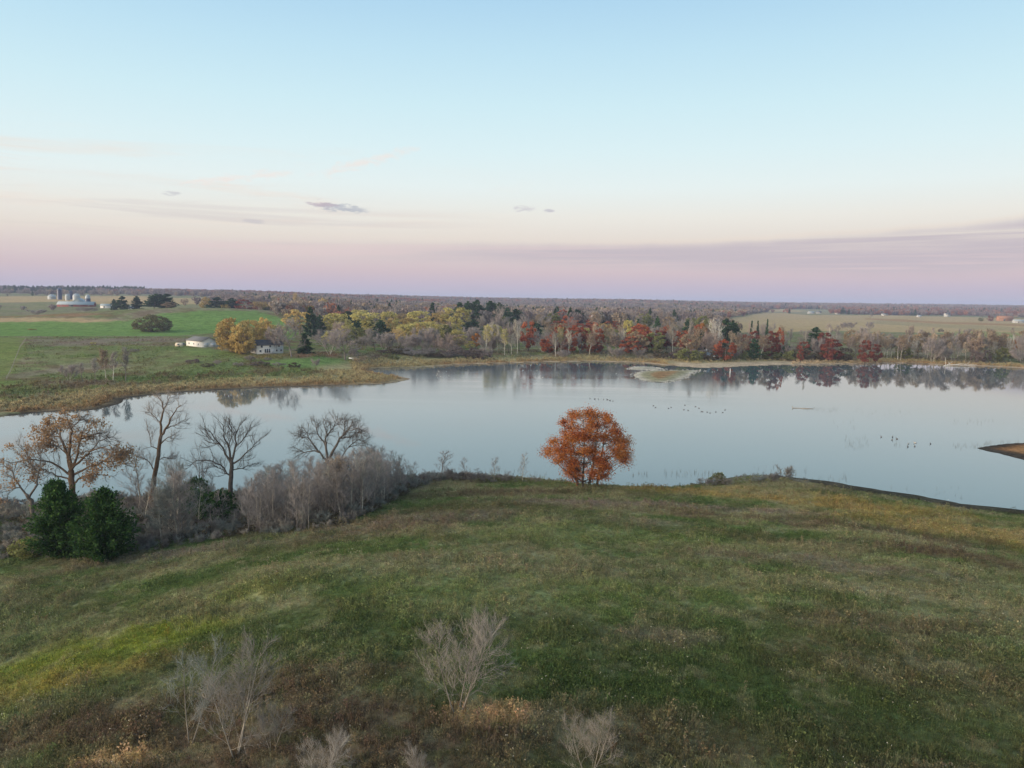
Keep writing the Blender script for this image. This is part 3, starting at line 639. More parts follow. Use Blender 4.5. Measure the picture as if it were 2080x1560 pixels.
def cover_mat(name, gain=1.0, tip=None):
    """Colour comes from the plant itself (stored where it grows), varied a little from blade to blade."""
    m = bpy.data.materials.new(name); m.use_nodes = True; nt = m.node_tree; nt.nodes.clear()
    a = nt.nodes.new('ShaderNodeAttribute'); a.attribute_type = 'INSTANCER'; a.attribute_name = 'col'
    ge = nt.nodes.new('ShaderNodeNewGeometry'); v = X(nt, ge.outputs['Random Per Island']).smooth(0, 1, .7*gain, 1.4*gain)
    c = mixc(nt, 1.0, X(nt, a.outputs['Color']), comb(nt, v, v, v), 'MULTIPLY')
    d = nt.nodes.new('ShaderNodeBsdfDiffuse'); lk(nt, c, d.inputs[0]); t = nt.nodes.new('ShaderNodeBsdfTranslucent'); lk(nt, c, t.inputs[0])
    mx = nt.nodes.new('ShaderNodeMixShader'); mx.inputs[0].default_value = .3; nt.links.new(d.outputs[0], mx.inputs[1]); nt.links.new(t.outputs[0], mx.inputs[2])
    o = nt.nodes.new('ShaderNodeOutputMaterial'); nt.links.new(mx.outputs[0], o.inputs[0]); return m
GRASS = cover_mat('meadow_blades', 1.15); FLUFF = plain_mat('seed_fluff', (.62,.58,.48), 0.9)
def blades(rng, n, hh, spread, w, lean, G=None):
    G = G or Geo()
    for i in range(n):
        a = rng.uniform(0, 6.283); r = spread*math.sqrt(rng.uniform()); p = np.array([r*math.cos(a), r*math.sin(a), 0]); b = rng.uniform(0, 6.283); l = rng.uniform(.3, 1)*lean
        h = hh*rng.uniform(.55, 1.15); s = np.array([math.sin(b), -math.cos(b), 0])*w*rng.uniform(.7, 1.3); d = np.array([math.cos(b), math.sin(b), 0])*l*h
        v = [p-s, p+s, p+d*.35+np.array([0, 0, h*.6])+s*.8, p+d*.35+np.array([0, 0, h*.6])-s*.8, p+d+np.array([0, 0, h])]
        G.add(v, [[0, 1, 2], [0, 2, 3], [3, 2, 4]])
    return G
def forb(rng, hh, heads, size, fluff=False):
    G = Geo(); ends = []
    for i in range(heads):
        d = norm(np.array([rng.normal(0, .22), rng.normal(0, .22), 1])); p0 = np.array([rng.normal(0, .05), rng.normal(0, .05), 0]); L = hh*rng.uniform(.7, 1.1)
        cones(G, p0[None], d[None], [L], [.012]); ends.append(p0+d*L*.95)
        P = p0+d*(L*rng.uniform(.35, .95, (5, 1))); leaves(G, rng, P+rng.normal(0, .05, (5, 3)), size, 0, 1.7)
    E = np.array(ends)
    leaves(G, rng, np.repeat(E, 3, 0)+rng.normal(0, size*.4, (len(E)*3, 3)), size*(.8 if fluff else 1), 1 if fluff else 0, 1.2)
    return G
def build_meadow():
    rng = np.random.default_rng(11)
    def clump(n, r, hh, size):
        G = Geo(); P = np.stack([rng.normal(0, r*.5, n), rng.normal(0, r*.5, n), hh*rng.uniform(.1, 1, n)**.8], 1); leaves(G, rng, P, size, 0, 1.8); return G
    src = [blades(rng, 20, .30, .30, .012, .6).mesh('tuft', [GRASS]), clump(30, .40, .26, .060).mesh('tuft', [GRASS]), blades(rng, 18, .42, .28, .010, .5).mesh('tuft', [GRASS]), clump(34, .46, .18, .052).mesh('tuft', [GRASS]),
           forb(rng, .80, 4, .060).mesh('forb', [GRASS, FLUFF]), forb(rng, .65, 5, .065).mesh('forb', [GRASS, FLUFF]), forb(rng, .95, 2, .045, True).mesh('forb', [GRASS, FLUFF])]
    out = []
    for y0, y1, dens in ((34, 62, 15), (62, 92, 11), (92, 180, 7.5)):
        x1 = .74*y1+8; n = int((y1-y0)*2*x1*dens); x = rng.uniform(-x1, x1, n); y = rng.uniform(y0, y1, n)
        k = np.abs(x) < .74*y+8; out.append(np.stack([x[k], y[k]], 1))
    P = np.concatenate(out); x, y = P.T; d = sdf(x, y); k = d > .8 + 3.8*sstep(48, 62, x); x, y, d = x[k], y[k], d[k]; z = H(x, y, d); n = len(x)
    c = gcol(x, y, d)*rng.uniform(.75, 1.35, (n, 1))*(1+rng.normal(0, .06, (n, 3)))
    bare_ = fbm(x/3.5, y/3.5, 3, 81); tall = fbm(x/9, y/6, 3, 82)
    brown = np.clip((c[:, 0]/c[:, 1]-.95)*2.2, 0, 1)        # the browner it is, the more weeds stand in it
    u = rng.uniform(size=n); idx = rng.choice([0, 1, 2, 3], n, p=[.34, .28, .14, .24])
    f = u < (.03+.24*brown*sstep(.4, .6, tall)+.10*brown); idx[f] = rng.choice([4, 5], f.sum()); w = rng.uniform(size=n) < .004+.010*sstep(.52, .68, tall); idx[w] = 6
    c[f] *= .9
    s = rng.uniform(.7, 1.3, n)*np.interp(bare_, [.3, .5, .7], [.65, 1, 1.25]); near = np.interp(y, [40, 120], [1, 1.25])
    scl = np.stack([s*near, s*near, s*rng.uniform(.8, 1.25, n)], 1)
    scatter('meadow_grass', np.stack([x, y, z-.02], 1), src, scl, c, idx=idx, seed=12)
    # far shore: sedge, cattails and rank grass
    SRC2 = [blades(rng, 26, 1.1, .8, .05, .5).mesh('sedge', [GRASS]), blades(rng, 26, .8, .9, .06, .9).mesh('sedge', [GRASS]), forb(rng, 1.5, 6, .22).mesh('sedge', [GRASS, FLUFF])]
    n = 260000; px = rng.uniform(-60, 2140, n); y = rng.uniform(235, 680, n); x = (px-1040)/F_PX*y; d = sdf(x, y)
    g = fbm(x/20, y/20, 3, 91); flat = (x < -20) & (y < 560)
    k = (d > 3.5) & (rng.uniform(size=n) < np.where(d < 75, np.interp(d, [3, 7, 25, 75], [.35, .8, .4, .10]), .0)*sstep(.3, .5, g+.12)*.6 + flat*.22*sstep(.44, .62, fbm(x/9, y/16, 3, 92))); x, y, d = x[k], y[k], d[k]
    isl = inpoly(ISLE, x, y) | inpoly(BAR, x, y); lawn = np.zeros(len(x), bool)
    for P_, kk, w_ in FPOLY:
        if kk in ('lawn', 'field', 'fieldy'): lawn |= inpoly(P_, x, y)
    beach = (x/np.maximum(y, 1) > .20) & (x/y < .36) & (d < 22)
    k = ~isl & ~lawn & ~beach; x, y, d = x[k], y[k], d[k]; z = H(x, y, d); n = len(x)
    c = gcol(x, y, d)*rng.uniform(.8, 1.35, (n, 1)); s = rng.uniform(.6, 1.4, n)*np.interp(d, [3, 10, 40, 75], [.7, 1.0, .8, .55])
    scatter('shore_sedge', np.stack([x, y, z-.05], 1), SRC2, np.stack([s*1.2, s*1.2, s], 1), c, seed=13)
build_meadow()
# ------------------------------------------------------------------ trees of the near shore, traced limb by limb
def traced(seed, Y, foot_px, limbs, twigs, n2=7, n3=8, n4=2, rt=.020, l2=2.6, l3=1.1, depth=.55, a2=48, up=.10, uptw=.3, wob=.12, sides=6):
    """limbs: [(base radius in m, tip radius, [(px, py) ...])] in the photograph at distance Y; depth is added away from the trunk."""
    rng = np.random.default_rng(seed); f = pol(foot_px, Y); G, K = Geo(), Geo(); out = []
    xt = f[0]
    for r0, r1, pts in limbs:
        q = []; s = rng.choice([-1, 1])*rng.uniform(.3, 1)*depth
        for px, py in pts:
            dd = ray(px, py); q.append([dd[0]/dd[1]*Y-f[0], 0, ztop(px, py, Y)-f[2]])
        q = np.array(q)
        if out:      # start on the limb it grows from, then lean away in depth
            al = np.concatenate(out); j = np.argmin((al[:, 0]-q[0, 0])**2+(al[:, 2]-q[0, 2])**2); q[:, 1] = al[j, 1]; q[0, 0], q[0, 2] = al[j, 0], al[j, 2]
            q[:, 1] += s*(np.abs(q[:, 0]-q[0, 0])*.8+.25*np.abs(q[:, 2]-q[0, 2]))*np.linspace(0, 1, len(q))
        t = np.linspace(0, len(q)-1, (len(q)-1)*3+1); k = np.minimum(t.astype(int), len(q)-2); fr = (t-k)[:, None]; p = q[k]*(1-fr)+q[k+1]*fr
        p[1:-1] += rng.normal(0, .07, (len(p)-2, 3)); tube(G, p, 0, 0, sides, 0, np.linspace(r0, r1, len(p))*.82); out.append(p)
    L0 = out[1:] if len(out) > 1 else out
    P, T, tt = sample(rng, L0, int(n2*1.35), .18); D = side(rng, T, a2); n3 = int(n3*1.3); rt *= 1.15; b2 = []
    for p, d, t in zip(P, D, tt):
        pl = grow(rng, p, d, l2*(1.2-.5*t)*rng.uniform(.6, 1.25), 5, wob, up); tube(K, pl, rt*1.9, rt*.8, 3, 1); b2.append(pl)
    P, T, tt = sample(rng, b2+L0, n3, .25); D = norm(side(rng, T, 44)+np.array([0, 0, uptw])); L = l3*rng.uniform(.5, 1.3, len(P)); cones(K, P, D, L, np.full(len(P), rt*.75), 1)
    E = P+D*L[:, None]
    if n4:
        kf = rng.uniform(.3, 1, (n4, len(P), 1)); P2 = (P+D*L[:, None]*kf).reshape(-1, 3); D2 = norm(side(rng, np.tile(D, (n4, 1)), 38)+np.array([0, 0, uptw*.7]))
        L2 = l3*.6*rng.uniform(.5, 1.3, len(P2)); cones(K, P2, D2, L2, np.full(len(P2), rt*.5), 1); E = np.vstack([E, P2+D2*L2[:, None]])
    return G, K, E, f, rng
def traced_tree(name, res, bark, twig, label, leaf=None, share=.5, size=.28, per=2, cat='tree', group=None, patch=None):
    G, K, E, f, rng = res; e = empty(name, (f[0], f[1], f[2]-.1), 0, label, cat, group)
    obj('trunk', G.mesh('trunk', [bark], True), e)
    if leaf:
        m = fbm(E[:, 0]/1.7+9, E[:, 2]/1.7, 2, 5) > (1-share); q = E[m]; q = np.repeat(q, per, 0); leaves(K, rng, q+rng.normal(0, size*.9, q.shape), size, 0, 1.3)
    obj('crown', K.mesh('crown', [leaf or twig, twig]), e); return e
traced_tree('bare_tree', traced(1, 124, 308, [(.52,.30,[(306,1022),(310,998),(314,967),(320,934),(323,903),(327,884)]), (.26,.05,[(327,886),(326,857),(331,831),(326,815),(314,803)]), (.24,.05,[(328,884),(341,865),(350,849),(362,830),(378,818)]),
    (.13,.03,[(334,874),(352,862),(372,852)]), (.11,.03,[(322,910),(306,905),(300,884),(292,868)]), (.13,.03,[(318,952),(303,936),(286,922)]), (.14,.03,[(325,902),(343,886),(358,890)]), (.10,.02,[(331,833),(341,815),(347,800)]), (.09,.02,[(326,857),(312,842),(304,832)]), (.09,.02,[(320,934),(334,928),(346,932)])],
    None, 6, 7, 2, .024, 1.9, 1.0, up=.06), BK['warm'], BK['grey'], 'tall leafless tree with a leaning warm brown trunk right of the dark conifers')
traced_tree('bare_tree', traced(2, 126, 467, [(.50,.36,[(466,1020),(468,990),(470,955),(470.5,936)]), (.17,.04,[(468,962),(448,943),(427,932),(405,933),(396,938)]), (.14,.04,[(467,972),(452,955),(436,946)]), (.24,.04,[(469,940),(459,920),(451,901),(435,877),(424,861)]),
    (.26,.04,[(470,938),(466,908),(458,884),(458,858)]), (.25,.04,[(471,938),(478,909),(478,882),(488,856)]), (.20,.04,[(473,942),(489,931),(508,909),(522,892)]), (.13,.03,[(474,956),(491,950),(512,943)]), (.14,.03,[(478,909),(494,890),(506,868)]), (.12,.03,[(451,901),(436,896),(420,885)]), (.12,.03,[(466,908),(472,880),(470,856)])],
    None, 8, 8, 2, .022, 2.3, 1.1, up=.12, uptw=.5), BK['dark'], BK['dark'], 'dark leafless vase-shaped tree alone between the tall leaning tree and the grey thicket')
traced_tree('bare_tree', traced(3, 131, 665, [(.55,.40,[(664,1030),(664,990),(665,950),(665,930)]), (.28,.05,[(665,932),(662,898),(665,880),(658,856)]), (.34,.05,[(667,934),(683,904),(693,888),(710,869),(720,850)]), (.16,.04,[(693,888),(712,885),(733,874)]), (.24,.04,[(663,934),(642,912),(626,888),(611,868)]),
    (.17,.04,[(653,923),(634,915),(615,919),(597,914)]), (.17,.04,[(668,940),(691,931),(706,910),(722,905)]), (.16,.03,[(660,909),(643,878),(637,856)]), (.14,.03,[(664,885),(676,868),(684,848)]), (.13,.03,[(697,884),(702,862),(700,848)]), (.12,.03,[(712,868),(732,866),(740,885)]), (.12,.03,[(626,888),(610,890),(602,880)]), (.12,.03,[(706,910),(724,895),(740,898)])],
    None, 9, 9, 2, .022, 2.1, 1.0, up=.03, a2=55, uptw=.2, wob=.18), BK['dark'], BK['dark'], 'broad dark leafless oak rising out of the middle of the grey sapling thicket')
traced_tree('oak_tree', traced(4, 117, 147, [(.62,.50,[(148,1075),(147,1020),(146,983),(144,954)]), (.32,.05,[(142,956),(136,924),(120,888),(113,867),(95,850)]), (.34,.05,[(144,950),(142,924),(146,893),(152,865),(142,842)]), (.28,.05,[(147,954),(156,930),(169,890),(184,862)]), (.26,.05,[(149,956),(166,931),(190,913),(218,903),(246,906)]),
    (.22,.05,[(148,966),(179,947),(205,939),(248,948)]), (.20,.05,[(148,990),(169,967),(192,959),(234,960)]), (.25,.05,[(140,962),(122,947),(100,934),(74,926),(44,931)]), (.18,.05,[(142,975),(115,965),(95,952),(76,946)]), (.15,.04,[(120,888),(98,884),(76,880),(66,872)]), (.14,.04,[(169,890),(192,882),(214,878)]), (.14,.04,[(205,939),(222,925),(240,925)]), (.14,.04,[(152,865),(166,852),(176,842)]), (.13,.04,[(136,924),(112,906),(92,900)]), (.12,.03,[(190,913),(205,895),(228,886)])],
    None, 9, 8, 2, .024, 2.1, 1.0, up=.02, a2=55, uptw=.15, wob=.17), BK['warm'], BK['grey'], 'large spreading oak with tan withered leaves behind the two dark conifers', LF['tanoak'], .5, .22, 2)
traced_tree('oak_tree', traced(5, 114, 64, [(.36,.28,[(66,1050),(63,1016),(54,1003)]), (.22,.05,[(55,1004),(46,995),(31,975),(8,965),(-12,968)]), (.20,.05,[(62,1012),(74,985),(76,959),(61,942),(38,926),(26,918)]), (.12,.03,[(76,962),(64,950),(50,948)]), (.12,.03,[(31,975),(22,955),(6,942)]), (.10,.03,[(40,986),(26,992),(4,1000)]), (.10,.03,[(61,942),(52,918),(40,900)]), (.10,.03,[(76,959),(84,935),(80,910)])],
    None, 7, 7, 2, .022, 1.9, .9, up=.02, a2=55, wob=.18), BK['dark'], BK['grey'], 'smaller crooked oak with few tan leaves left of the large spreading oak', LF['tanoak'], .38, .20, 2)
# the rust-orange oak on the crest
p = pol(1200, 133.5); hh = ztop(1190, 820, 133.5)-p[2]; ww = 184/F_PX*133.5
pr = Proto(leafy(21, hh, ww/2, .10, 116, 380, .14, .15, 1.4, 4, .018, .6, .8, .20, True, 4), hh, ww/2, BK['dark'], LF['oak'])
plant(pr, 'oak_tree', p, hh, ww, 'rust-orange oak in full leaf standing alone on the meadow crest by the lake', rz=.6)
# two dark conifers at the left
for px, Y, top, wpx, lab, sd in ((100, 99, 970, 112, 'taller dark green conifer, the left one of two at the edge of the meadow', 31), (186, 96, 990, 116, 'rounder bushy green conifer, the right one of two at the edge of the meadow', 32)):
    p = pol(px, Y); h = ztop(px, top, Y)-p[2]; w = wpx/F_PX*Y
    pr = Proto(conifer(sd, h, w/2, .02, 40, 10, 62, .19, .72, .35, .014, .6, .24), h, w/2, BK['dark'], [LF['juniper'], BK['dark']])
    plant(pr, 'conifer_tree', p, h, w, lab)
# leafless and half-leafless small trees along the thicket
SAP = [Proto(bare(40+i, 9, 1.7, 1, .95, .16, 17, 36, .30, 5, 38, 7, 1, .0085, .0010, .10, .10, uptw=.6), 9, 1.5, BK['pale' if i % 3 == 1 else 'dull' if i % 3 else 'grey'], BK[('mauve', 'rosy', 'mauve', 'grey', 'blue')[i % 5]]) for i in range(8)]
TANL = Proto(bare(52, 10, 3.4, 2, .9, .18, 16, 45, .34, 6, 40, 7, 1, .011, .0014, .08, .1), 10, 3.4, BK['warm'], BK['rosy'], (LF['tan'], .5, .17, 2))
PALE = Proto(bare(53, 8.5, 2.8, 1, .95, .12, 26, 58, .40, 7, 42, 8, 1, .011, .0016, .06, .09, uptw=.25), 8.5, 2.8, BK['pale'], BK['blue'])
CROOK = Proto(bare(54, 11, 3.8, 2, .7, .3, 7, 48, .4, 6, 45, 8, 1, .013, .0014, .04, .2), 11, 3.8, BK['dark'], BK['mauve'])
BUSH = Proto(leafy(55, 3.6, 2.6, .02, 26, 70, .22, .26, .2, 3, .012), 3.6, 2.6, BK['dark'], LF['olive'])
DBUSH = Proto(leafy(56, 4.2, 2.4, .02, 26, 80, .22, .26, .2, 3, .012), 4.2, 2.4, BK['dark'], LF['juniper'])
TWIGGY = [Proto(bare(57+i, 2.6, 1.5, 7, .8, .15, 6, 32, .42, 5, 35, 6, 1, .010, .0030, .06, .12, sp=.55), 2.6, 1.5, BK['grey'], BK[('grey', 'dull', 'blue')[i]]) for i in range(3)]
def on(px, Y, top, wpx, pr, name, label, cat='tree', group=None):
    p = pol(px, Y); h = max(ztop(px, top, Y)-p[2], .8); return plant(pr, name, p, h, wpx/F_PX*Y, label, cat, group)
on(664, 113, 928, 92, TANL, 'small_tree', 'small tree with sparse tan leaves in front of the broad dark oak')
on(345, 104, 974, 104, PALE, 'small_tree', 'pale grey-green leafless small tree at the meadow edge right of the conifers')
on(388, 122, 892, 74, CROOK, 'small_tree', 'crooked thin leafless tree between the leaning tree and the vase-shaped tree')
on(352, 127, 905, 60, CROOK, 'small_tree', 'thin grey leafless tree just right of the tall leaning tree')
on(268, 122, 900, 70, SAP[1], 'small_tree', 'pinkish leafless sapling cluster between the tan oak and the leaning tree')
on(384, 116, 962, 70, DBUSH, 'shrub', 'dark green bush at the foot of the crooked thin tree', 'shrub'); on(432, 113, 990, 90, DBUSH, 'shrub', 'wide dark green bush left of the vase-shaped tree trunk', 'shrub'); on(24, 99, 1090, 70, BUSH, 'shrub', 'rusty olive bush at the left edge beside the taller conifer', 'shrub')
EDGE = [(250,1128),(345,1112),(470,1092),(600,1086),(700,1066),(760,1042),(810,1012),(860,990),(910,978),(1000,980)]
TOPS = [(245,930),(300,945),(350,915),(400,930),(430,975),(480,975),(520,942),(600,922),(700,906),(760,897),(800,914),(850,940),(900,958),(1000,968)]
ex, ey = [e[0] for e in EDGE], [float(at(*e)[1]) for e in EDGE]; tx, ty = [t[0] for t in TOPS], [t[1] for t in TOPS]
ZONES = []
for a_, b_, where in ((0, 330, 'under the tall leaning tree'), (330, 400, 'around the crooked thin tree'), (400, 470, 'left of the vase-shaped tree'), (470, 530, 'just right of the vase-shaped tree'), (530, 600, 'left of the broad dark oak'), (600, 650, 'below the left limbs of the broad dark oak'),
                      (650, 700, 'below the right limbs of the broad dark oak'), (700, 750, 'just right of the broad dark oak'), (750, 800, 'before the right end of the thicket'), (800, 1200, 'at the right end of the thicket')):
    ZONES.append((a_, b_, 'leafless sapling behind the front row ' + where, 'saplings ' + where, where))
rs = np.random.default_rng(77)
SAPS = []
for i in range(300):
    px = rs.uniform(255, 905) if i > 150 else rs.uniform(470, 850); Y0 = np.interp(px, ex, ey); depth = min(144-Y0, 30); u = rs.uniform()**1.2; Y = Y0+1.5+u*max(depth, 4)
    if px < 460 and rs.uniform() < .5: continue
    p = pol(px, Y)
    if sdf([p[0]], [Y])[0] < 1.0: continue
    top = np.interp(px, tx, ty)+rs.uniform(0, 1)**1.5*70*(1 if u > .3 else 1.25)+(22 if u < .25 else 0); h = ztop(px, top, Y)-p[2]
    if h < 1.6: continue
    SAPS.append((px, u, p, h, SAP[rs.integers(0, 8)], rs.uniform(.30, .52)))
ORD = 'first second third fourth fifth sixth seventh eighth ninth tenth eleventh twelfth'.split()
front = [q for q in sorted(SAPS, key=lambda q: q[0]) if q[1] < .22]
for i, (px, u, p, h, pr, w) in enumerate(front):
    z = [k for k in ZONES if k[0] <= px < k[1]][0]; n = sum(1 for q in front if z[0] <= q[0] < px)
    lab = '%s front-row sapling from the left %s' % (ORD[min(n, 11)], z[4]) if n < 12 else z[2]
    plant(pr, 'sapling', p, h, h*w, lab, 'tree', z[3])
for px, u, p, h, pr, w in SAPS:
    if u < .22: continue
    z = [k for k in ZONES if k[0] <= px < k[1]][0]
    plant(pr, 'sapling', p, h, h*w, z[2], 'tree', z[3])
for px, top, w, lab in ((918, 946, 30, 'wispy grey bush next right of the thicket end on the crest'), (960, 954, 30, 'wispy grey bush on the crest below two thin saplings'), (990, 960, 26, 'low wispy bush left of the forked thin sapling on the crest'), (1030, 962, 30, 'low wispy bush right of the forked thin sapling on the crest'), (1090, 966, 28, 'lowest wispy bush on the crest just left of the orange oak')):
    on(px, 139, top, w, TWIGGY[int(px) % 3], 'shrub', lab, 'shrub')
for px, top, lab in ((897, 912, 'tallest pale sapling at the right end of the thicket, before the water'), (945, 927, 'thin sapling on the crest next right of the thicket end'), (1007, 926, 'forked thin sapling on the crest midway between thicket and orange oak'), (1066, 918, 'thin upright sapling on the crest nearest left of the orange oak'), (972, 948, 'short sapling on the crest between two taller thin ones'), (1035, 956, 'very short sapling on the crest before the open water')):
    Y = rs.uniform(137, 142); on(px, Y, top, 46 if px < 900 else 24, SAP[rs.integers(0, 8)], 'sapling', lab)
UNDER = Proto(leafy(59, 2.4, 1.7, .02, 14, 46, .16, .3, .2, 3, .012), 2.4, 1.7, BK['grey'], LF['brush'])
# undergrowth of the thicket and scrub on the crest
n = 2100; px = rs.uniform(-40, 1110, n); Y0 = np.interp(px, ex, ey); Y0 = np.where(px < 250, 98+(px/250)*2, Y0); Y = Y0+rs.uniform(-.05, 1, n)**1.3*np.minimum(146-Y0, 34)
x = (px-1040)/F_PX*Y*1.01; d = sdf(x, Y); k = (d > .8) & (rs.uniform(size=n) < np.interp(px, [0, 240, 900, 1110], [.7, .8, .75, .25])); x, Y, px, d = x[k], Y[k], px[k], d[k]; n = len(x)
s = rs.uniform(.3, .85, n)*np.interp(px, [700, 900, 980, 1110], [1, .9, .6, .3])*np.where(Y-np.interp(px, ex, ey) < 2, .6, 1); scatter('undergrowth', np.stack([x, Y, H(x, Y, d)-.1], 1), [m for t in TWIGGY for m in (t.crown,)]+[UNDER.crown], np.stack([s*1.1, s*1.1, s], 1)*1.1, seed=5)
# shrubs on the right of the crest
on(1474, 143, 957, 40, BUSH, 'shrub', 'yellow-green leafy bush on the crest right of the orange oak', 'shrub'); TW = lambda *a: on(*a)
for i, (px, Y, top, w, lab) in enumerate(((1448, 141, 966, 50, 'grey twiggy bush left of the yellow-green bush'), (1492, 142, 962, 60, 'grey twiggy bush right behind the yellow-green bush'), (1545, 145, 962, 62, 'low grey bush in the middle of the twiggy row on the right crest'), (1578, 146, 957, 60, 'low wide grey bush near the right end of the twiggy row'), (1612, 147, 943, 40, 'tallest pale bush at the right end of the twiggy row'), (1640, 146, 968, 50, 'smallest grey bush where the twiggy row meets the bare shore'))):
    on(px, Y, top, w, TWIGGY[i % 3], 'shrub', lab, 'shrub')
# pale leafless shrubs in the foreground
FORE = [Proto(bare(90+i, 6, 2.7, st, .85, .12, 11, 44, .40, 6, 42, 7, 2, .0085, .0009, .07, .12, uptw=.35, sp=.42), 6, 2.3, BK['dull'], BK[('palet', 'blue', 'palet', 'palet')[i]]) for i, st in enumerate((3, 2, 3, 4))]
for px, py, top, w, k, lab in ((930, 1452, 1238, 175, 3, 'largest pale leafless shrub in the foreground, beside a patch of golden grass'), (478, 1536, 1300, 165, 0, 'tall forked grey leafless shrub at the lower left'), (385, 1512, 1312, 140, 1, 'grey-green leafless shrub just left of the tall forked one'),
                               (552, 1530, 1428, 80, 2, 'short leafless shrub just right of the tall forked one'), (655, 1605, 1482, 105, 3, 'pale shrub cut by the bottom edge left of centre'), (850, 1600, 1503, 66, 2, 'thin shrub at the bottom edge below the largest pale shrub'), (1195, 1580, 1430, 112, 0, 'grey forked shrub alone at the bottom edge below the orange oak')):
    p = at(px, py); Y = p[1]; plant(FORE[k], 'shrub', p, ztop(px, top, Y)-p[2], w/F_PX*Y*1.05, lab, 'shrub')
# ------------------------------------------------------------------ trees of the far shore and the country behind it
def P_bare(seed, Hh, R, twig, bark, form=0, lv=None):
    if form == 0: res = bare(seed, Hh, R, 1, .55, .3, 9, 42, .46, 7, 42, 7, 1, .014, .0026, .08, .12, uptw=.4)         # round crown
    elif form == 1: res = bare(seed, Hh, R, 1, .92, .35, 18, 40, .28, 6, 40, 7, 1, .010, .0022, .10, .09, uptw=.5)       # tall and slender
    else: res = bare(seed, Hh, R, 4, .75, .1, 8, 36, .40, 7, 38, 8, 1, .011, .0030, .08, .12, uptw=.4, sp=.5)             # many-stemmed
    return Proto(res, Hh, R, bark, twig, lv)
def P_leaf(seed, Hh, R, leaf, bark, nc=34, lc=46, ls=.62, zb=.2, cr=.20, fl=.8): return Proto(leafy(seed, Hh, R, zb, nc, lc, ls, cr, .2, 1, .016, .6, fl, tw=False), Hh, R, bark, leaf)
PR = {
 'grey': [P_bare(101, 15, 5.5, BK['farmauve'], BK['grey'], 0), P_bare(102, 15, 5.5, BK['farrosy'], BK['grey'], 2), P_bare(103, 15, 5, BK['farmauve'], BK['pale'], 2), P_bare(104, 15, 5.5, BK['fargrey'], BK['dark'], 0)],
 'tall': [P_bare(105, 18, 3.2, BK['farmauve'], BK['white'], 1), P_bare(106, 18, 3.6, BK['fartan'], BK['pale'], 1), P_bare(107, 18, 3.2, BK['fargrey'], BK['grey'], 1), P_bare(108, 18, 3.6, BK['farrosy'], BK['white'], 1)],
 'tan': [P_bare(109, 15, 4.5, BK['fartan'], BK['grey'], 0, (LF['tan'], .5, .35, 2)), P_bare(110, 15, 4.2, BK['farrosy'], BK['pale'], 1, (LF['tan'], .5, .35, 2)), P_leaf(111, 15, 5.4, LF['tan'], BK['grey'], 40, 34, .55)],
 'white': [P_bare(112, 20, 3.0, BK['pale'], BK['white'], 1), P_bare(113, 20, 4.2, BK['white'], BK['white'], 0)],
 'birch': [P_bare(114, 19, 2.8, BK['pale'], BK['white'], 1, (LF['yellow'], .5, .35, 2))],
 'gold': [P_leaf(115, 16, 6, LF['gold'], BK['grey']), P_bare(116, 16, 6, BK['fartan'], BK['grey'], 0, (LF['gold'], .75, .4, 3))],
 'goldwillow': [P_leaf(134, 16, 7, LF['gold'], BK['grey'], 64, 60, .55, .02, .17, .9), P_leaf(135, 16, 7, LF['gold'], BK['grey'], 54, 60, .55, .04, .18, .9)],
 'yellow': [P_leaf(117, 16, 6, LF['yellow'], BK['grey']), P_leaf(118, 16, 6.4, LF['yellow'], BK['grey'], 44, 40, .6, .12, .18)],
 'orange': [P_leaf(119, 13, 4, LF['orange'], BK['grey'], 28, 44, .55)],
 'red': [P_leaf(120, 15, 4.6, LF['red'], BK['dark'], 40, 52, .55, .08, .19, .9), P_leaf(121, 15, 4.4, LF['red'], BK['grey'], 30, 40, .55, .22), P_leaf(122, 15, 4.6, LF['red'], BK['dark'], 46, 48, .5, .04, .17)],
 'dred': [P_leaf(123, 12, 4, LF['dred'], BK['dark'], 34, 44, .5, .05)],
 'olive': [P_leaf(124, 12, 5, LF['olive'], BK['grey'], 38, 46, .6, .06)],
 'pine': [Proto(conifer(125, 20, 5, .22, 13, 6, 26, .85, .62, .02, .014, .35), 20, 5, BK['dark'], [LF['pine'], BK['dark']]), Proto(conifer(126, 20, 5, .12, 14, 6, 26, .85, .7, .0, .014, .35), 20, 5, BK['dark'], [LF['pine'], BK['dark']])],
 'spruce': [Proto(conifer(127, 18, 3.2, .03, 18, 6, 22, .7, 1.0, -.25, .013, .2), 18, 3.2, BK['dark'], [LF['pine'], BK['dark']])],
 'willow': [P_leaf(128, 16, 14, LF['willow'], BK['dark'], 80, 70, .7, .02, .14, .8)],
 'bush': [P_leaf(129, 5, 4, LF['brush'], BK['grey'], 22, 40, .4, .0), P_bare(130, 5, 3.4, BK['farmauve'], BK['grey'], 2), P_leaf(131, 5, 4, LF['mauve'], BK['grey'], 22, 40, .4, .0)],
 'gbush': [P_leaf(132, 5, 4, LF['olive'], BK['grey'], 24, 44, .4, .0)],
}
NAMES = dict(goldwillow='golden_tree', grey='bare_tree', tall='bare_tree', tan='oak_tree', white='birch_tree', birch='birch_tree', gold='golden_tree', yellow='yellow_tree', orange='orange_tree', red='red_tree', dred='red_tree', olive='green_tree', pine='pine_tree', spruce='spruce_tree', willow='willow_tree', bush='bush', gbush='bush')
LOOK = dict(goldwillow='broad golden tree', grey='grey leafless tree', tall='tall slender leafless tree', tan='tree with withered tan leaves', white='bare white-trunked tree', birch='white-trunked tree with a few yellow leaves', gold='golden-leaved tree', yellow='yellow-leaved tree', orange='small orange-leaved tree', red='red-leaved tree', dred='dark red tree',
            olive='olive green tree', pine='dark green pine', spruce='narrow dark spruce', willow='spreading willow', bush='low grey brush clump', gbush='low green bush')
rt = np.random.default_rng(2024)
